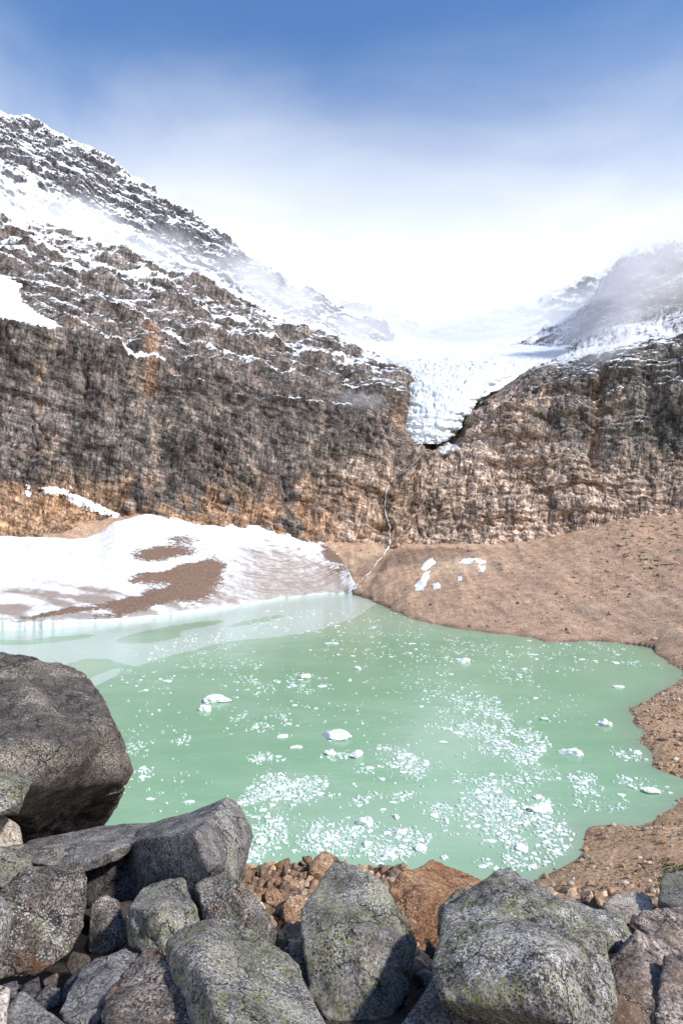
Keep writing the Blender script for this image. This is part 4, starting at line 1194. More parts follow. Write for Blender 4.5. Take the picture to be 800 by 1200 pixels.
def build_gravel():
    r = np.random.default_rng(11)
    V0, F0 = ICO[1]
    shapes = []
    for i in range(12):
        d = V0.copy()
        nrm = r.normal(size=(9, 3)); nrm /= np.linalg.norm(nrm, axis=1)[:, None]
        dd = r.uniform(0.6, 1.0, 9)
        rr = 1 / np.max(np.maximum(d @ nrm.T, 1e-3) / dd, axis=1)
        shapes.append(d * np.clip(rr, 0.4, 1.4)[:, None] * r.uniform(0.6, 1.2, 3))
    V2_, F2 = ICO[2]; shapes2 = []
    for i in range(12):
        nrm = r.normal(size=(11, 3)); nrm /= np.linalg.norm(nrm, axis=1)[:, None]
        rr = 1 / np.max(np.maximum(V2_ @ nrm.T, 1e-3) / r.uniform(0.6, 1.0, 11), axis=1)
        p = V2_ * np.clip(rr, 0.4, 1.4)[:, None] * r.uniform(0.6, 1.2, 3)
        shapes2.append(p * (1 + 0.10 * fbm(p * 2.2 + i * 5, 3))[:, None])
    # candidates: near right shore, right spit, far talus
    cand = []
    def add(n, px0, px1, d0, d1, s0, s1, law=2.6, logd=True):
        px = r.uniform(px0, px1, n); D = np.exp(r.uniform(math.log(d0), math.log(d1), n)) if logd else r.uniform(d0, d1, n)
        size = s0 * (1 - r.random(n)) ** (-1 / law); size = np.minimum(size, s1)
        cand.append(np.stack([px, D, size], -1))
    add(9000, 600, 880, 11, 75, 0.13, 0.8, 2.3)
    add(3000, 620, 1000, 5.5, 30, 0.08, 0.5, 2.3)
    add(5000, 700, 860, 75, 140, 0.2, 1.1)
    add(6500, 420, 860, 145, 285, 0.20, 1.5, 2.4, False)
    add(1600, 690, 860, 190, 280, 0.28, 1.7, 2.2, False)
    add(1500, 250, 500, 5.0, 9.2, 0.05, 0.16, 2.0)
    C = np.concatenate(cand)
    C[:, 2] = np.minimum(C[:, 2], np.where(C[:, 0] > 560, 0.014 * C[:, 1] + 0.03, 9))
    x = (C[:, 0] - 400) / FPX * C[:, 1]; y = C[:, 1]
    s = lake_sd(np.stack([x, y], -1))
    patch = fbm(np.stack([x / 7, y / 7, x * 0], -1), 3)
    keep = (s > -0.2) & ((patch > -0.12) | (r.random(len(x)) < 0.35))
    C, x, y, s = C[keep], x[keep], y[keep], s[keep]
    # height by nearest ground vertex column search
    Vs, Fs, Ts, off = [], [], [], 0
    tones = np.array([[0.44, 0.29, 0.18], [0.32, 0.215, 0.14], [0.55, 0.385, 0.255], [0.14, 0.105, 0.08], [0.48, 0.28, 0.145], [0.62, 0.49, 0.37], [0.32, 0.25, 0.20]])
    down = Vector((0, 0, -1))
    for i in range(len(x)):
        h = BV_GROUND.ray_cast(Vector((x[i], y[i], 80)), down)
        if h[0] is None: continue
        sz = C[i, 2] * 0.5
        hi = C[i, 1] < 26
        sh = (shapes2 if hi else shapes)[r.integers(12)]
        a = r.uniform(0, 6.28); ca, sa = math.cos(a), math.sin(a)
        p = sh * sz * np.array([1, 1, 0.75])
        p = np.stack([p[:, 0] * ca - p[:, 1] * sa, p[:, 0] * sa + p[:, 1] * ca, p[:, 2]], -1)
        Vs.append(p + np.array([x[i], y[i], h[0].z + sz * 0.25]))
        Fs.append((F2 if hi else F0) + off); off += len(sh)
        Ts.append(np.tile(tones[r.choice(7, p=[.24, .2, .16, .12, .13, .07, .08])] * r.uniform(0.75, 1.2), (len(sh), 1)))
    me = mesh_np('gravel', np.concatenate(Vs), np.concatenate(Fs), smooth=False)
    attr(me, 'tint', np.concatenate(Ts))
    obj('gravel', me, mat_tint_stone(), kind='stuff', label='brown stones and gravel strewn over the lake shore')
build_gravel()

def build_tufts():
    """low dark green mats of plants among the shore stones"""
    r = np.random.default_rng(5)
    m, nt, b = new_mat('alpine_plant')
    c = mix(nt, noise(nt, 6.0, 3, 0.6, 'World'), (0.035, 0.05, 0.018), (0.10, 0.11, 0.04))
    nt.links.new(c, b.inputs['Base Color']); b.inputs['Roughness'].default_value = 0.8
    Vs, Fs, off = [], [], 0
    spots = [(r.normal(752, 30), r.uniform(11.5, 22), r.uniform(.1, .32)) for _ in range(46)] + [(r.normal(785, 14), r.uniform(24, 52), r.uniform(.2, .6)) for _ in range(50)] + \
            [(r.normal(770, 28), r.uniform(215, 275), r.uniform(.4, 1.1)) for _ in range(60)] + [(r.normal(655, 12), r.uniform(12, 14), r.uniform(.06, .14)) for _ in range(6)]
    for px, D, sz in spots:
        x, y = (px - 400) / FPX * D, D
        h = BV_GROUND.ray_cast(Vector((x, y, 80)), Vector((0, 0, -1)))
        if h[0] is None or h[0].z < 0.1: continue
        n = 60
        c0 = np.stack([r.normal(0, sz * .5, n), r.normal(0, sz * .5, n), np.abs(r.normal(0.3, .25, n)) * sz * .6], -1) + np.array([x, y, h[0].z])
        a = r.normal(size=(n, 3)); a /= np.linalg.norm(a, axis=1)[:, None]
        bb = np.cross(a, r.normal(size=(n, 3))); bb /= np.linalg.norm(bb, axis=1)[:, None]
        L = sz * .22
        T = np.stack([c0 - a * L, c0 + bb * L * .45, c0 + a * L, c0 - bb * L * .45], 1).reshape(-1, 3)
        Vs.append(T); Fs.append(np.arange(4 * n).reshape(n, 4) + off); off += 4 * n
    me = mesh_np('plants', np.concatenate(Vs), np.concatenate(Fs), smooth=False)
    obj('ground_plants', me, m, kind='stuff', label='low dark green plants among the shore stones')
build_tufts()

# ================================================================== floating ice
M_ICE = mat_ice()

def floe_mesh(seed, flat=True, sub=2):
    """unit floe: irregular outline, gently domed or lumpy top, sits across the waterline"""
    r = np.random.default_rng(seed)
    V, F = ICO[sub]
    d = V.copy()
    k = 8
    nrm = r.normal(size=(k, 3)); nrm[:, 2] *= 0.35; nrm /= np.linalg.norm(nrm, axis=1)[:, None]
    dd = r.uniform(0.62, 1.0, k)
    rr = 1 / np.maximum(np.max(np.maximum(d @ nrm.T, 1e-3) / dd, axis=1), 0.75)
    p = d * rr[:, None]
    p = p * (1 + 0.22 * fbm(p * 1.6 + seed * 3.1, 3))[:, None]
    hgt = 0.12 if flat else 0.38
    p[:, 2] *= hgt
    if not flat:
        p[:, 2] *= 1 + 0.9 * fbm(p * np.array([1.5, 1.5, 0.5]) + seed, 3)
    p[:, :2] /= np.abs(p[:, :2]).max()
    p[:, 2] += hgt * 0.25
    if not flat:
        fz, ez = facets(p * np.array([2.2, 2.2, 3.0]) + seed)
        p = p + (V * fz[:, None]) * np.array([0.16, 0.16, 0.16])
    return mesh_np('ice_floe', p, F, smooth=False)

# px, py, width in px, depth / width, flat?, label
FLOES = [
    (253, 817, 34, .95, 0, 'broad white floe, largest of the ice near the far left rafts'),
    (240, 830, 18, .8, 0, 'white floe just in front of the broad left floe'),
    (396, 860, 34, .85, 0, 'big blocky white floe alone in the middle of the lake'),
    (417, 884, 17, .9, 0, 'round white floe in front of the big middle block'),
    (671, 880, 30, .45, 0, 'oblong straight edged white floe in open water on the right'),
    (632, 947, 23, .9, 0, 'chunky white floe inside the raft nearest the right beach'),
    (710, 848, 16, .7, 0, 'white floe close off the small right hand spit'),
    (429, 963, 20, .9, 0, 'white floe above the near rafts, beside three small lumps'),
    (493, 993, 17, .8, 0, 'smooth white floe at the right end of the nearest raft'),
    (762, 926, 17, .9, 0, 'crumbly white floe near the inlet on the right'),
    (430, 988, 12, .9, 0, 'small floe among brash close to the near shore'),
    (305, 985, 13, .9, 0, 'floe beside the dark boulder tip at the near raft'),
    (610, 993, 12, .9, 0, 'lone small floe off the near right beach'),
    (467, 974, 9, .9, 0, 'narrow lump of ice right of the three lumps'),
    (464, 957, 8, 1.2, 0, 'upright little lump above the right of the three lumps'),
    (357, 793, 16, .5, 0, 'thin pale floe at the edge of the far raft'),
    (543, 774, 15, .6, 0, 'white floe in the upper middle of the lake'),
    (390, 752, 20, .35, 1, 'long flat floe in the far part of the lake'),
    (346, 874, 18, .6, 1, 'flat floe left of the big middle block'),
    (331, 861, 20, .6, 1, 'flat ragged floe behind the small left raft'),
    (388, 882, 14, .8, 0, 'grainy floe beside the round white floe'),
    (418, 783, 10, .6, 0, 'small bright floe in the centre of the far lake'),
    (725, 803, 18, .4, 1, 'slim floe near the far right shore'),
    (535, 857, 18, .5, 1, 'slanted flat floe on the edge of the central raft'),
    (635, 879, 9, 1.0, 0, 'white lump at the right edge of the central raft'),
    (638, 843, 9, 1.1, 0, 'white lump in open water above the oblong floe'),
    (745, 879, 12, .6, 1, 'flat floe beside the right spit shore'),
    (575, 984, 15, .6, 1, 'slanted floe inside the near right raft'),
    (630, 934, 10, .8, 0, 'little floe just above the chunky raft floe'),
    (222, 938, 17, .6, 1, 'flat floe right behind the big tilted boulder'),
    (176, 935, 14, .8, 1, 'crumbly flat floe left of the tilted boulder'),
    (700, 848, 10, .5, 1, 'sliver of ice touching the floe off the spit'),
    (520, 1005, 9, .8, 0, 'tiny floe above the rust coloured boulder'),
    (455, 1003, 14, .8, 0, 'pointed floe behind the grey centre boulder'),
]

def add_floe(px, py, w, ratio, flat, label, seed, me=None, name='ice_floe', group='floating ice pieces on the lake'):
    xy = on_lake(px, py); D = xy[1]
    wm = w / FPX * D / 2 * (1.0 if flat else 1.22)
    o = obj(name, me or floe_mesh(seed, bool(flat), 3 if not flat else 2), M_ICE, label=label, cat='ice floe', group=group)
    o.location = (xy[0], xy[1], 0.0)
    rz = random.Random(seed).uniform(-0.35, 0.35)
    o.rotation_euler = (0, 0, rz)
    o.scale = (wm, wm * ratio, min(wm, 1.3) * (0.95 if not flat else 1.3))
    return o

for i, f in enumerate(FLOES):
    add_floe(f[0], f[1] + f[2] * 0.12, f[2], f[3], f[4], f[5], 100 + i)
bpy.data.objects['ice_floe.004'].rotation_euler = (0, 0, -0.42)

def scatter_ice():
    r = np.random.default_rng(23)
    pts = []
    for cx, cy, rx, ry, tilt, n in RAFTS:
        n = int(n * 3.2)
        a = r.uniform(0, 2 * math.pi, n); q = np.sqrt(r.random(n)) * np.abs(1 + 0.18 * r.normal(size=n))
        dx = np.cos(a) * q * rx; dy = np.sin(a) * q * ry + tilt * dx
        px = cx + dx; py = cy + dy
        dense = n / (rx * ry)
        w = np.clip(np.exp(r.normal(np.log(1.55 + 0.0045 * np.clip(py - 700, 0, 400)), 0.62, n)), 0.9, 13.0)
        pts.append(np.stack([px, py, w], -1))
    pts = np.concatenate(pts)
    pts = pts[(pts[:, 1] > 700) & (pts[:, 1] < 1075)]
    xy = on_lake(pts[:, 0], pts[:, 1])
    # clumpy: drop pieces from the gaps of a noise field
    cl = fbm(np.stack([xy[:, 0] / 3.5, xy[:, 1] / 6, xy[:, 0] * 0], -1), 3)
    keep = (cl > -0.02) | (r.random(len(cl)) < 0.12)
    keep &= lake_sd(xy) < -0.5
    pts, xy = pts[keep], xy[keep]
    # thin out overlaps
    order = np.argsort(-pts[:, 2]); cell = {}; ok = []
    for i in order:
        x, y = xy[i]; rad = pts[i, 2] / FPX * y * 0.5
        cx, cy = int(x // 1.5), int(y // 1.5); bad = False
        for ax in (-1, 0, 1):
            for ay in (-1, 0, 1):
                for (u, v, ru) in cell.get((cx + ax, cy + ay), ()):
                    if (u - x) ** 2 + (v - y) ** 2 < (0.72 * (ru + rad)) ** 2: bad = True
        if not bad:
            cell.setdefault((cx, cy), []).append((x, y, rad)); ok.append(i)
    return pts[ok], xy[ok]

ICE_PTS, ICE_XY = scatter_ice()
n_single = 300 - len(FLOES) - 6
variants = [floe_mesh(500 + i, True, 1) for i in range(10)]
for i in range(min(n_single, len(ICE_PTS))):
    w = ICE_PTS[i, 2]
    o = add_floe(ICE_PTS[i, 0], ICE_PTS[i, 1], w, random.Random(i).uniform(.6, 1.1), 1,
                 'small flat white chip of ice drifting among the rafts', i, variants[i % 10])
    o.rotation_euler = (0, 0, random.Random(i * 7).uniform(0, 6.28))

def build_brash():
    r = np.random.default_rng(3)
    Vs, Fs, Ts, off = [], [], [], 0
    for (px, py, w), (x, y) in zip(ICE_PTS[n_single:], ICE_XY[n_single:]):
        n = r.integers(5, 8); rad = w / FPX * y * 0.5
        a = np.sort(r.uniform(0, 2 * math.pi, n)) * 0.4 + np.linspace(0, 2 * math.pi, n, endpoint=False) * 0.6
        rr = rad * r.uniform(0.65, 1.1, n); h = r.uniform(.03, .14)
        ring = np.stack([np.cos(a) * rr, np.sin(a) * rr * r.uniform(.65, 1)], -1)
        bot = np.concatenate([ring, np.full((n, 1), -0.05)], 1); top = np.concatenate([ring * 0.9, h + r.uniform(-.02, .02, (n, 1))], 1)
        c = np.array([[0, 0, h * r.uniform(1.0, 1.6)]])
        Vs.append(np.concatenate([bot, top, c]) + np.array([x, y, 0]))
        j = np.arange(n); k = (j + 1) % n
        Fs.append(np.concatenate([np.stack([j, k, k + n], -1), np.stack([j, k + n, j + n], -1), np.stack([j + n, k + n, np.full(n, 2 * n)], -1)]) + off)
        off += 2 * n + 1
        t = r.random()
        Ts.append(np.tile(lerp(np.array([.52, .66, .58]), np.array([.88, .90, .89]), t), (2 * n + 1, 1)))
    me = mesh_np('brash_ice', np.concatenate(Vs), np.concatenate(Fs), smooth=False)
    attr(me, 'tint', np.concatenate(Ts))
    obj('brash_ice', me, mat_brash(), kind='stuff', label='rafts of crushed white ice bits floating on the lake')
build_brash()

# ================================================================== boulders
MB = {
    'dark': mat_boulder('weathered_dark_stone', (0.055, 0.047, 0.041), (0.155, 0.135, 0.115), (0.29, 0.25, 0.205), 0.25, 0.12, 0.55, 0.25, 0.25),
    'grey': mat_boulder('grey_stone', (0.105, 0.096, 0.090), (0.25, 0.23, 0.214), (0.40, 0.37, 0.335), 0.35, 0.10, 0.50, 0.40),
    'lichen': mat_boulder('lichened_grey_stone', (0.10, 0.094, 0.088), (0.26, 0.24, 0.222), (0.43, 0.395, 0.35), 0.85, 0.15, 0.50, 0.55),
    'folded': mat_boulder('banded_grey_stone', (0.095, 0.089, 0.085), (0.255, 0.238, 0.226), (0.46, 0.425, 0.395), 0.80, 0.05, 0.62, 0.60, 0.9),
    'rusty': mat_boulder('rust_stained_stone', (0.085, 0.072, 0.064), (0.20, 0.165, 0.142), (0.33, 0.28, 0.24), 0.3, 0.75, 0.50, 0.45, 0.4),
    'mosaic': mat_boulder('mosaic_lichen_stone', (0.072, 0.060, 0.052), (0.19, 0.163, 0.14), (0.32, 0.28, 0.24), 0.50, 0.60, 0.80, 0.55),
    'orange': mat_boulder('orange_stone', (0.21, 0.105, 0.052), (0.34, 0.175, 0.085), (0.42, 0.26, 0.15), 0.0, 0.55, 0.1, 0.1, 0.5),
    'brown': mat_boulder('brown_banded_stone', (0.11, 0.088, 0.077), (0.25, 0.20, 0.172), (0.46, 0.385, 0.33), 0.1, 0.45, 0.35, 0.30, 0.9, warm=(0.30, 0.185, 0.11)),
    'tan': mat_boulder('pale_tan_stone', (0.27, 0.215, 0.165), (0.42, 0.35, 0.285), (0.56, 0.49, 0.42), 0.0, 0.40, 0.12, 0.0, 0.3),
    'purple': mat_boulder('dark_slate_stone', (0.058, 0.053, 0.053), (0.120, 0.108, 0.105), (0.19, 0.17, 0.165), 0.1, 0.15, 0.35, 0.30, 0.3),
    'moss': mat_boulder('mossy_stone', (0.11, 0.105, 0.085), (0.23, 0.215, 0.175), (0.33, 0.31, 0.26), 0.6, 0.0, 0.45, 0.3),
    'rubble': mat_boulder('rubble_stone', (0.20, 0.115, 0.065), (0.40, 0.24, 0.14), (0.55, 0.39, 0.27), 0.0, 0.55, 0.15, 0.10, 0.4),
}
ALL_ROCKS = []

def rock_mesh(pts, sub, seed, p_round=34.0, rough=1.0, chips=5, merge=0.91):
    """Angular block from its corner points: planes of the hull, worn edges, chipped corners, pitted faces."""
    r = np.random.default_rng(seed)
    bm = bmesh.new()
    for p in pts: bm.verts.new(p)
    res = bmesh.ops.convex_hull(bm, input=bm.verts)
    bm.normal_update()
    cen = pts.mean(0)
    pl = []
    for f in bm.faces:
        n = np.array(f.normal[:]); a = np.array(f.verts[0].co[:])
        d = n @ (a - cen)
        if d < 0: n, d = -n, -d
        if d > 1e-4 and f.calc_area() > 1e-7: pl.append((n, d, f.calc_area()))
    bm.free()
    pl = [(n, d) for n, d, _ in sorted(pl, key=lambda t_: -t_[2])]
    ext = (pts.max(0) - pts.min(0)) / 2; size = float(np.mean(ext))
    merged = []
    for n, d in pl:
        k_ = [m_ for m_ in merged if n @ m_[0] > merge]
        if k_: k_[0][1] = max(k_[0][1], d * 0.5 + k_[0][1] * 0.5)
        else: merged.append([n, d])
    # chipped corners
    loc = pts - cen
    for _ in range(max(chips - 1, 0)):
        n = r.normal(size=3); n /= np.linalg.norm(n)
        sup = (loc @ n).max()
        merged.append((n, sup * r.uniform(0.87, 0.96)))
    Nn = np.array([m_[0] for m_ in merged]); Dd = np.array([m_[1] for m_ in merged])
    V, F = ICO[sub]
    d = V * np.maximum(ext, 0.35 * ext.max()); d = d / np.linalg.norm(d, axis=1)[:, None]
    a = np.maximum(d @ Nn.T, 0) / Dd
    mx = a.max(1)
    p_round = p_round * 6.0
    rr = 1 / (mx * ((a / mx[:, None]) ** p_round).sum(1) ** (1 / p_round))
    p = d * rr[:, None]
    s = size
    q = p / s + seed * 2.37
    # coarse swellings, broken facets, pits
    ca, ea = crag(q * 1.25 + 3); cb, eb = crag(q * 3.4 + 1)
    h = 0.012 * fbm(q * 1.1, 3) + 0.14 * ca + 0.055 * cb - 0.012 * (1 - sst(0, 0.05, eb))
    lay = fbm(q @ np.linalg.qr(r.normal(size=(3, 3)))[0] * np.array([1.2, 1.2, 7.0]), 4, ridged=True)
    h += 0.014 * lay + 0.016 * fbm(q * 6, 5) + 0.011 * fbm(q * 17, 4)
    if sub >= 5: h += 0.007 * fbm(q * 45, 3)
    # a few open cracks
    ck = np.abs(fbm(q * 0.9 + 5, 4)); h -= 0.035 * (1 - sst(0.0, 0.03, ck)) * sst(-0.1, 0.2, fbm(q * 0.7 + 9, 2))
    h = h - np.percentile(h, 62)
    p = p * (1 + rough * h * s / np.maximum(rr, 0.3 * s))[:, None]
    return p, cen, F

def boulder(pts, mat, label, sub=5, seed=None, p_round=34, rough=1.0, chips=5, name='boulder', cat='boulder', group='boulders in front of the lake', merge=0.91):
    A = np.array([P(*p) for p in pts])
    seed = seed if seed is not None else 40 + len(ALL_ROCKS)
    p, cen, F = rock_mesh(A, sub, seed, p_round, rough, chips, merge)
    base = np.array([cen[0], cen[1], cen[2] + p[:, 2].min()])
    me = mesh_np(name, p + cen - base, F)
    o = obj(name, me, MB[mat], label=label, cat=cat, group=group)
    o.location = base
    ALL_ROCKS.append(o)
    return o

def deep(front, dd, shrink=0.9, drop=0):
    """corner points seen from the front plus the same ones further back"""
    c = np.mean([f[:2] for f in front], 0)
    return list(front) + [(c[0] + (x - c[0]) * shrink, c[1] + (y - c[1]) * shrink + drop, D + dd) for x, y, D in front]

# the giant block on the left
boulder([(-120, 752, 8.9), (0, 760, 8.5), (30, 764, 8.5), (62, 787, 8.4), (113, 816, 8.0), (127, 840, 7.8), (139, 866, 7.4), (76, 884, 6.5), (36, 918, 6.3), (-120, 925, 5.8),
         (154, 919, 7.6), (122, 975, 8.5), (100, 982, 8.3), (45, 994, 8.1), (-120, 1015, 8.0), (140, 930, 9.4), (110, 870, 9.8), (20, 860, 10.5), (-120, 900, 10.8), (-100, 1000, 10.0)],
        'dark', 'huge dark weathered boulder looming at the left edge above all other rocks', 6, 3, 60, 1.0, -2, merge=0.96)
boulder(deep([(-60, 895, 5.6), (0, 903, 5.7), (36, 923, 5.8), (30, 936, 5.6), (0, 957, 5.4), (-60, 965, 5.2)], 0.9, 0.95), 'moss', 'pale greenish slab end sticking in below the huge dark boulder', 5, None, 40)
boulder(deep([(-60, 950, 6.3), (5, 955, 6.3), (24, 968, 6.2), (30, 1000, 6.1), (-60, 1010, 6.0)], 0.8), 'tan', 'tan rounded rock wedged under the greenish slab end', 4, None, 20)
# long bench slab and the tilted block
boulder([(30, 990, 6.3), (62, 985, 6.6), (120, 972, 6.9), (172, 967, 6.9), (200, 965, 6.8), (152, 992, 5.9), (148, 1001, 5.9), (118, 1000, 5.75), (80, 1016, 5.6), (36, 1012, 5.7),
         (30, 1010, 6.8), (170, 990, 7.2), (60, 1030, 6.0)], 'grey', 'long flat grey slab bridging a dark hollow beside the tilted block', 6, None, 40, 1.0, -2, merge=0.98)
boulder([(148, 989, 6.0), (229, 976, 5.25), (245, 1018, 5.1), (163, 1048, 5.8), (160, 1090, 5.8), (252, 1065, 5.15), (266, 937, 6.7), (281, 953, 6.6), (293, 974, 6.45), (291, 990, 6.3), (277, 1022, 6.05),
         (268, 1060, 5.9), (178, 966, 6.6), (190, 1050, 7.2), (280, 1010, 7.2)], 'grey', 'tilted grey block with a pointed top rising over the green water', 6, 12, 70, 0.7, -3, merge=0.96)
boulder(deep([(92, 1008, 6.1), (168, 1000, 6.1), (172, 1052, 5.9), (96, 1066, 5.8)], 0.8), 'purple', 'dark rock deep in the hollow under the flat slab', 4)
boulder(deep([(-40, 1000, 5.6), (18, 992, 5.8), (34, 996, 5.8), (38, 1018, 5.6), (20, 1036, 5.4), (-40, 1050, 5.2)], 0.8), 'moss', 'mossy grey rock at the left edge under the big dark boulder', 5, None, 26)
boulder([(2, 1043, 4.7), (44, 1021, 4.9), (74, 1014, 5.0), (97, 1016, 5.05), (103, 1030, 5.0), (98, 1058, 4.85), (96, 1092, 4.7), (80, 1117, 4.55), (58, 1132, 4.5), (28, 1144, 4.45), (-20, 1152, 4.4), (-20, 1060, 4.5),
         (90, 1030, 5.7), (20, 1050, 5.7), (80, 1110, 5.5), (-10, 1120, 5.4)], 'mosaic', 'large squarish boulder mottled with white and rust lichen on the left', 6, None, 34, 1.1, 3)
boulder(deep([(-60, 1040, 3.7), (3, 1050, 3.9), (15, 1066, 3.95), (10, 1112, 3.8), (0, 1128, 3.7), (-60, 1140, 3.6)], 0.5), 'grey', 'plain grey rock cut by the left photo edge', 5, None, 22)
boulder(deep([(112, 1056, 4.9), (118, 1052, 5.0), (141, 1060, 4.95), (149, 1106, 4.75), (130, 1120, 4.7), (110, 1118, 4.75)], 0.4), 'mosaic', 'upright narrow grey rock between the mottled and the rounded boulders', 5)
boulder([(147, 1072, 4.6), (164, 1046, 4.8), (190, 1034, 4.9), (206, 1029, 4.95), (219, 1046, 4.8), (239, 1086, 4.6), (222, 1108, 4.45), (196, 1128, 4.4), (160, 1112, 4.45), (185, 1075, 4.4),
         (160, 1060, 5.3), (210, 1050, 5.4), (225, 1100, 5.2), (165, 1110, 5.1)], 'lichen', 'rounded lichened boulder with a rust spot below the tilted block', 6, None, 28)
boulder([(228, 1036, 4.95), (256, 1011, 5.2), (262, 1013, 5.2), (284, 1050, 4.95), (300, 1070, 4.85), (333, 1104, 4.65), (318, 1124, 4.5), (290, 1120, 4.4), (240, 1084, 4.65), (236, 1060, 4.75), (262, 1045, 4.75),
         (260, 1030, 5.7), (320, 1110, 5.3), (250, 1085, 5.3)], 'mosaic', 'jagged dark boulder with a sharp crest, right of the rounded one', 6, None, 30, 1.7, 6)
boulder([(196, 1106, 3.75), (205, 1090, 3.9), (258, 1079, 4.05), (286, 1096, 3.95), (322, 1132, 3.75), (352, 1152, 3.65), (372, 1182, 3.5), (392, 1230, 3.3), (250, 1240, 3.05), (222, 1150, 3.35), (215, 1120, 3.5),
         (260, 1110, 4.7), (360, 1180, 4.4), (220, 1150, 4.5), (240, 1235, 4.0)], 'lichen', 'big pale speckled boulder sloping down at the bottom, left of centre', 6, None, 36, 0.9, 3)
boulder([(72, 1190, 3.5), (88, 1160, 3.7), (104, 1126, 3.95), (148, 1110, 4.05), (164, 1119, 4.0), (150, 1150, 3.7), (128, 1168, 3.55), (118, 1196, 3.4), (90, 1215, 3.3), (140, 1120, 4.6), (90, 1180, 4.4), (150, 1190, 4.2)],
        'grey', 'smooth light grey boulder near the bottom left corner', 6, None, 26, 0.9)
boulder([(162, 1119, 3.85), (188, 1128, 3.75), (212, 1148, 3.55), (236, 1178, 3.35), (262, 1230, 3.1), (112, 1235, 3.0), (118, 1196, 3.2), (132, 1166, 3.45), (175, 1150, 3.45), (180, 1140, 4.4), (240, 1210, 4.0), (130, 1210, 4.0)],
        'rusty', 'rust streaked boulder with a split ridge at the bottom', 6, None, 30, 1.3)
boulder(deep([(8, 1180, 3.2), (18, 1171, 3.3), (34, 1169, 3.3), (62, 1190, 3.2), (84, 1212, 3.1), (80, 1240, 3.0), (5, 1240, 2.95)], 0.6), 'grey', 'low grey rock in the bottom left corner', 5, None, 24)
boulder(deep([(-40, 1150, 3.2), (4, 1156, 3.2), (10, 1185, 3.1), (4, 1230, 3.0), (-40, 1240, 3.0)], 0.3), 'tan', 'whitish rock at the extreme bottom left edge', 5, None, 22)
for q_, lab in (([(4, 1153, 4.2), (20, 1149, 4.25), (25, 1160, 4.2), (18, 1171, 4.1), (5, 1170, 4.1)], 'small brownish stone in the gap below the mottled boulder'),
                ([(24, 1156, 4.1), (46, 1144, 4.2), (49, 1165, 4.1), (36, 1174, 4.0)], 'small angular stone in the dark gap, beside the brownish one'),
                ([(40, 1172, 3.95), (56, 1154, 4.05), (72, 1158, 4.05), (70, 1182, 3.9), (52, 1186, 3.85)], 'small dark stone left of the smooth light grey boulder'),
                ([(66, 1182, 4.05), (78, 1150, 4.2), (99, 1130, 4.3), (100, 1150, 4.2), (84, 1184, 4.0)], 'slanting dark stone tucked behind the smooth light grey boulder')):
    boulder(deep(q_, 0.3), 'purple', lab, 4, name='stone', cat='stone', p_round=26)
# centre
boulder([(357, 1104, 4.45), (361, 1062, 4.7), (369, 1036, 4.9), (398, 1019, 5.1), (430, 1029, 5.05), (456, 1051, 4.9), (478, 1090, 4.65), (481, 1122, 4.5), (478, 1152, 4.35), (470, 1182, 4.2), (440, 1215, 4.0), (380, 1195, 4.05), (360, 1150, 4.25),
         (420, 1100, 4.25), (400, 1050, 5.8), (460, 1090, 5.6), (370, 1100, 5.5), (450, 1190, 5.1)], 'lichen', 'tall rounded grey boulder covered in yellow green lichen at the centre', 6, None, 30, 0.9, 4)
boulder(deep([(318, 1136, 4.5), (334, 1110, 4.7), (358, 1109, 4.7), (370, 1150, 4.5), (362, 1178, 4.35), (335, 1160, 4.35)], 0.5), 'lichen', 'small lichened rock wedged left of the tall centre boulder', 5)
boulder([(457, 1046, 6.5), (476, 1028, 6.8), (496, 1012, 7.1), (530, 1021, 7.2), (578, 1041, 7.1), (560, 1060, 6.6), (522, 1066, 6.1), (518, 1118, 5.7), (480, 1102, 5.9), (466, 1072, 6.15), (500, 1060, 8.0), (560, 1080, 7.6), (480, 1090, 7.2)],
        'orange', 'smooth rust orange boulder behind the big grey ones', 6, None, 50, 0.8, 2)
boulder(deep([(518, 1058, 4.6), (528, 1049, 4.75), (548, 1046, 4.8), (545, 1085, 4.6), (516, 1100, 4.5)], 0.5), 'moss', 'small grey green corner of rock on the orange boulder', 4)
boulder([(513, 1108, 3.95), (520, 1064, 4.35), (600, 1023, 4.75), (652, 1055, 4.5), (707, 1112, 4.08), (720, 1172, 3.8), (716, 1230, 3.55),
         (638, 1128, 3.50), (516, 1172, 3.55), (614, 1152, 3.42), (674, 1206, 3.32), (560, 1260, 3.95), (660, 1270, 3.9),
         (600, 1070, 5.5), (690, 1150, 5.0), (530, 1120, 5.0), (620, 1230, 4.8)], 'folded', 'largest pale grey boulder with streaked bands and yellow lichen, right of centre', 6, None, 50, 0.9, -2, merge=0.965)
boulder(deep([(468, 1205, 3.75), (490, 1172, 3.9), (516, 1150, 4.0), (545, 1168, 3.95), (540, 1230, 3.7), (470, 1235, 3.6)], 0.5), 'grey', 'low grey rock peeping out under the largest pale boulder', 5)
for q_, mt, lab in (([(486, 1140, 5.0), (498, 1134, 5.1), (511, 1142, 5.0), (510, 1160, 4.9), (488, 1164, 4.85)], 'grey', 'rounded grey stone in the gap below the orange boulder'),
                    ([(476, 1162, 4.8), (488, 1152, 4.9), (494, 1168, 4.8), (482, 1182, 4.7)], 'purple', 'dark small stone at the bottom of the gap beside the centre boulder'),
                    ([(487, 1126, 5.3), (500, 1122, 5.4), (514, 1130, 5.3), (512, 1142, 5.2), (490, 1138, 5.2)], 'rubble', 'brown stone in shadow right under the orange boulder')):
    boulder(deep(q_, 0.3), mt, lab, 4, name='stone', cat='stone', p_round=24)
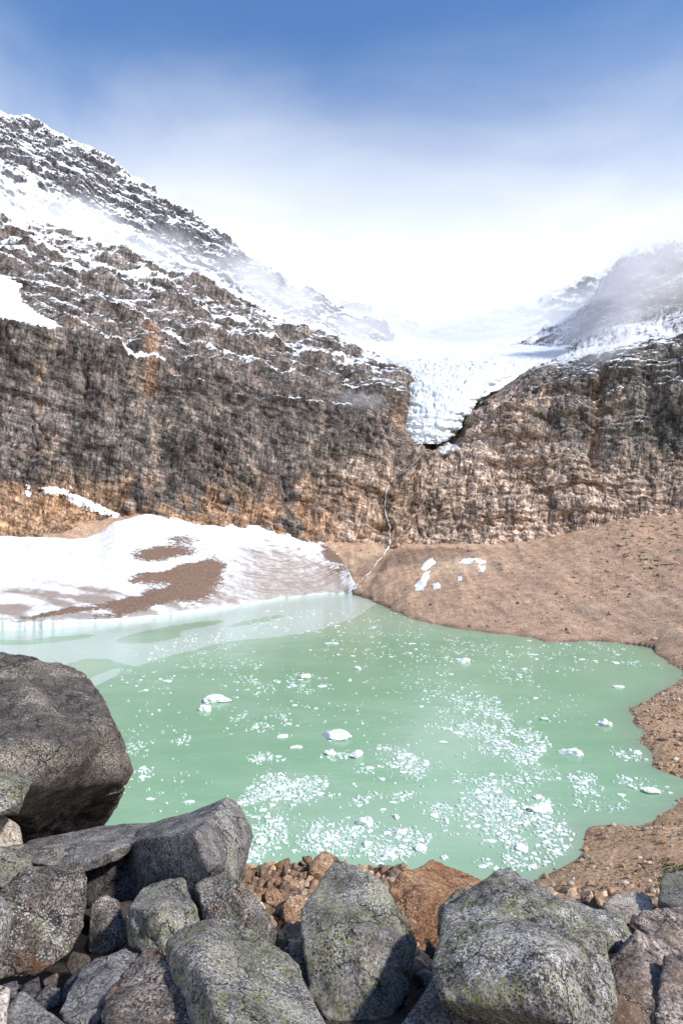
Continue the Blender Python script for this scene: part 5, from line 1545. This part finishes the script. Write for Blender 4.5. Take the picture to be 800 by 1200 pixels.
# right
boulder([(652, 1062, 5.3), (672, 1064, 5.4), (692, 1068, 5.35), (736, 1090, 5.1), (746, 1104, 4.95), (726, 1120, 4.7), (706, 1116, 4.6), (690, 1100, 4.7), (660, 1090, 6.0), (730, 1110, 5.9)], 'folded', 'bluish grey slab behind the largest pale boulder', 5, None, 36)
boulder([(712, 1130, 4.4), (722, 1108, 4.6), (738, 1090, 4.85), (758, 1098, 4.8), (784, 1118, 4.6), (790, 1160, 4.2), (770, 1240, 3.7), (706, 1240, 3.75), (708, 1180, 4.0), (750, 1130, 4.3), (740, 1120, 5.4), (790, 1180, 5.0), (720, 1200, 5.0)],
        'brown', 'brown banded boulder right of the largest pale boulder', 6, None, 30, 1.1)
boulder([(742, 1082, 5.4), (756, 1070, 5.6), (785, 1066, 5.8), (840, 1072, 5.8), (840, 1135, 5.1), (800, 1128, 5.1), (775, 1112, 5.1), (752, 1098, 5.2), (780, 1090, 6.6), (840, 1110, 6.6)], 'brown', 'pinkish brown streaked boulder at the right edge', 6, 91, 28, 1.2)
boulder([(706, 1066, 6.7), (714, 1050, 7.0), (738, 1045, 7.2), (760, 1052, 7.1), (768, 1064, 6.8), (752, 1082, 6.4), (728, 1086, 6.3), (740, 1070, 7.9)], 'tan', 'pale tan rock in front of the stony right shore', 5, None, 26)
boulder([(767, 1060, 6.5), (774, 1034, 6.9), (784, 1024, 7.1), (840, 1016, 7.1), (840, 1072, 6.3), (790, 1070, 6.3), (800, 1050, 8.0)], 'moss', 'grey boulder with a sunlit top at the right photo edge', 5, None, 34)
boulder([(776, 1150, 4.2), (790, 1128, 4.5), (850, 1120, 4.5), (850, 1245, 3.6), (772, 1245, 3.65), (768, 1200, 3.85), (800, 1160, 5.2), (850, 1200, 5.0)], 'brown', 'big tan brown rock in the bottom right corner', 5, 77, 26)
boulder(deep([(649, 1060, 6.2), (656, 1054, 6.3), (668, 1056, 6.3), (670, 1064, 6.2), (655, 1068, 6.1)], 0.3), 'orange', 'little orange stone behind the bluish grey slab', 4, name='stone', cat='stone')

boulder(deep([(850, 1110, 4.6), (880, 1080, 4.9), (960, 1075, 5.0), (985, 1130, 4.6), (960, 1200, 4.1), (870, 1210, 4.0)], 0.8), 'brown', 'brown boulder just beyond the right photo edge', 5, 61)
boulder(deep([(850, 1230, 3.3), (880, 1190, 3.6), (960, 1195, 3.6), (980, 1260, 3.2), (900, 1290, 3.0)], 0.7), 'grey', 'grey boulder beyond the bottom right corner', 5, 62)
boulder(deep([(1000, 1100, 4.6), (1040, 1070, 4.9), (1110, 1090, 4.9), (1120, 1160, 4.4), (1020, 1190, 4.2)], 0.8), 'lichen', 'lichened boulder outside the frame on the right', 5, 63)
boulder(deep([(850, 1040, 6.6), (880, 1015, 6.9), (950, 1020, 6.9), (960, 1075, 6.3), (870, 1085, 6.2)], 0.8), 'grey', 'grey boulder outside the frame behind the brown one', 5, 64)

# rust brown rubble between the boulders
def rubble():
    r = np.random.default_rng(31)
    named = [([(361, 1012, 7.6), (380, 997, 7.8), (391, 1001, 7.8), (393, 1026, 7.5), (370, 1030, 7.4), (362, 1022, 7.4)], 'tan orange block on top of the rust rubble heap'),
             ([(330, 1062, 6.1), (340, 1047, 6.2), (356, 1050, 6.2), (362, 1072, 6.05), (350, 1090, 5.9), (334, 1084, 5.95)], 'rounded brown stone, biggest of the rust rubble, left of centre boulder'),
             ([(309, 1046, 6.6), (322, 1040, 6.7), (334, 1050, 6.6), (326, 1064, 6.4), (311, 1060, 6.4)], 'squat brown stone in the rust rubble beside the jagged boulder'),
             ([(344, 1104, 5.3), (356, 1086, 5.5), (366, 1090, 5.5), (360, 1120, 5.2), (346, 1122, 5.2)], 'slanting brown stone against the tall centre boulder')]
    for q_, lab in named:
        boulder(deep(q_, 0.35), 'rubble', lab, 4, name='stone', cat='stone', group='rust brown rubble stones', p_round=36)
    prot = []
    for i in range(9):
        pts = r.normal(size=(11, 3)); pts /= np.linalg.norm(pts, axis=1)[:, None]; pts *= r.uniform(.75, 1.1, (11, 1)) * np.array([1, r.uniform(.6, 1), r.uniform(.4, .8)])
        p, c, F = rock_mesh(pts, 3, 300 + i, 60, 0.8, 3)
        prot.append(mesh_np('stone', p, F)); prot[-1].materials.append(MB['rubble'])
    n = 0
    def place(px, py, D, w, tip=None):
        nonlocal n
        c = P(px, py, D)
        o = obj('stone', prot[n % 9], None, label='small rust brown broken stone in the rubble between the boulders', cat='stone', group='rust brown rubble stones')
        o.location = c; sz = w / FPX * D / 2
        o.scale = (sz, sz, sz); o.rotation_euler = tuple(r.uniform(0, 6.28, 3)); n += 1
    # heap surface: depth falls off towards the lake
    for k in range(230):
        px, py = r.uniform(276, 398), r.uniform(1006, 1118)
        top = np.interp(px, [280, 290, 310, 330, 360, 400], [1028, 1018, 1013, 1008, 1004, 1006])
        if py < top + 4: continue
        D = np.interp(py, [1005, 1040, 1080, 1120], [8.3, 7.1, 6.1, 5.2])
        place(px, py, D, r.uniform(9, 23) * (1.15 if py < 1040 else 1.0))
    for k in range(34):
        px, py = r.uniform(430, 470), r.uniform(1022, 1052)
        if py < 1022 + abs(px - 445) * 0.2: continue
        place(px, py, np.interp(py, [1022, 1052], [8.0, 7.0]), r.uniform(6, 13))
rubble()

# loose stones down in the gaps
def gap_stones():
    r = np.random.default_rng(8)
    prot = []
    for i in range(8):
        pts = r.normal(size=(12, 3)); pts /= np.linalg.norm(pts, axis=1)[:, None]; pts *= r.uniform(.8, 1.1, (12, 1)) * np.array([1, r.uniform(.65, 1), r.uniform(.5, .85)])
        p, c, F = rock_mesh(pts, 4, 350 + i, 34, 1.2, 2)
        me = mesh_np('stone', p, F); me.materials.append(MB[('purple', 'grey', 'rusty', 'brown')[i % 4]]); prot.append(me)
    for k, (px, py, D, w) in enumerate(GAPS):
        o = obj('stone', prot[k % 8], None, label='loose stone lying deep in a gap between the large boulders', cat='stone', group='loose stones in the boulder gaps')
        o.location = P(px, py, D); sz = w / FPX * D / 2
        o.scale = (sz, sz, sz); o.rotation_euler = tuple(r.uniform(0, 6.28, 3))
GAPS = [(104, 1080, 5.2, 30), (106, 1110, 5.0, 32), (92, 1128, 4.7, 30), (60, 1150, 4.5, 34), (20, 1160, 4.5, 30), (150, 1125, 4.8, 28), (135, 1118, 4.8, 26), (210, 1118, 4.7, 30), (236, 1110, 4.8, 30),
        (300, 1122, 4.8, 34), (322, 1160, 4.4, 34), (345, 1185, 4.1, 36), (490, 1150, 4.9, 34), (496, 1176, 4.6, 34), (480, 1195, 4.3, 34), (505, 1196, 4.3, 30), (505, 1120, 5.6, 34), (520, 1140, 5.2, 34), (700, 1100, 5.4, 32),
        (722, 1095, 5.6, 30), (760, 1120, 5.5, 30), (745, 1085, 6.2, 28), (700, 1062, 6.8, 22), (688, 1058, 7.2, 18), (770, 1075, 6.5, 24), (776, 1140, 4.9, 30), (650, 1070, 6.6, 24), (630, 1062, 7.0, 24), (565, 1062, 6.9, 26), (165, 1010, 6.6, 40), (110, 1030, 6.8, 50), (30, 1010, 6.6, 40), (10, 1030, 6.0, 40), (700, 1130, 4.9, 30), (200, 1075, 5.4, 40)]
gap_stones()

# ================================================================== mist and cloud
def mist(px, py, D, rad, dens, label, rot=(0, 0, 0), scale=0.03, lo=0.38, hi=0.75, fall=(0.15, 1.0), step=1.0):
    V, F = ICO[3]
    me = mesh_np('mist', V * 1.0, F)
    m = bpy.data.materials.new('mist_air'); m.use_nodes = True
    nt = m.node_tree; nt.nodes.clear()
    out = nt.nodes.new('ShaderNodeOutputMaterial')
    v = nt.nodes.new('ShaderNodeVolumePrincipled')
    v.inputs['Color'].default_value = (0.985, 0.99, 1.0, 1)
    v.inputs['Anisotropy'].default_value = 0.15
    nt.links.new(v.outputs[0], out.inputs['Volume'])
    ln = N_(nt, 'ShaderNodeVectorMath', operation='LENGTH')
    nt.links.new(coords(nt, 'Object'), ln.inputs[0])
    fo = ramp(nt, ln.outputs['Value'], fall[0], fall[1], 1.0, 0.0)
    nzv = noise(nt, scale, 5, 0.58, 'World', dist=0.4, stretch=(0.8, 0.8, 1.25))
    nn = math_(nt, 'ADD', nzv, math_(nt, 'MULTIPLY', math_(nt, 'SUBTRACT', fo, 0.5), 0.32))
    d = math_(nt, 'MULTIPLY', ramp(nt, nn, lo, hi), math_(nt, 'MULTIPLY', fo, dens))
    nt.links.new(d, v.inputs['Density'])
    m.cycles.volume_step_rate = step
    o = obj('mist', me, m, kind='stuff', label=label)
    o.location = P(px, py, D); o.scale = rad; o.rotation_euler = rot
    return o

mist(545, 380, 640, (210, 110, 62), 0.022, 'white cloud filling the saddle behind the glacier', scale=0.012, lo=0.25, hi=0.6)
mist(350, 318, 565, (170, 70, 66), 0.016, 'cloud drifting over the snowy ridge', rot=(0, R(34), 0), scale=0.016, lo=0.30, hi=0.72, fall=(0.0, 1.0))
mist(95, 262, 393, (140, 24, 24), 0.075, 'thin mist band along the snowy ramp', rot=(0, R(21), 0), scale=0.03, lo=0.36, hi=0.70)
mist(335, 352, 465, (100, 30, 38), 0.055, 'mist puff in the notch of the snowy ridge', rot=(0, R(35), 0), scale=0.035, lo=0.36, hi=0.66)
mist(770, 318, 400, (75, 30, 48), 0.055, 'cloud wrapped round the right hand peak', rot=(0, R(-25), 0), scale=0.028, lo=0.36, hi=0.66)
mist(722, 392, 325, (34, 14, 17), 0.055, 'mist plume rising from the right cliff top', rot=(0, R(-35), 0), scale=0.05, lo=0.38, hi=0.68)
mist(425, 470, 300, (26, 9, 8), 0.040, 'small wisp of mist on the dark buttress beside the glacier', rot=(0, R(10), 0), scale=0.07, lo=0.38, hi=0.7)
mist(440, 388, 490, (52, 24, 24), 0.055, 'mist hiding the tip of the snowy ridge beside the glacier', rot=(0, R(20), 0), scale=0.03, lo=0.34, hi=0.68)
mist(690, 378, 420, (58, 26, 26), 0.05, 'mist drifting over the saddle side of the right hand peak', rot=(0, R(-25), 0), scale=0.03, lo=0.34, hi=0.68)
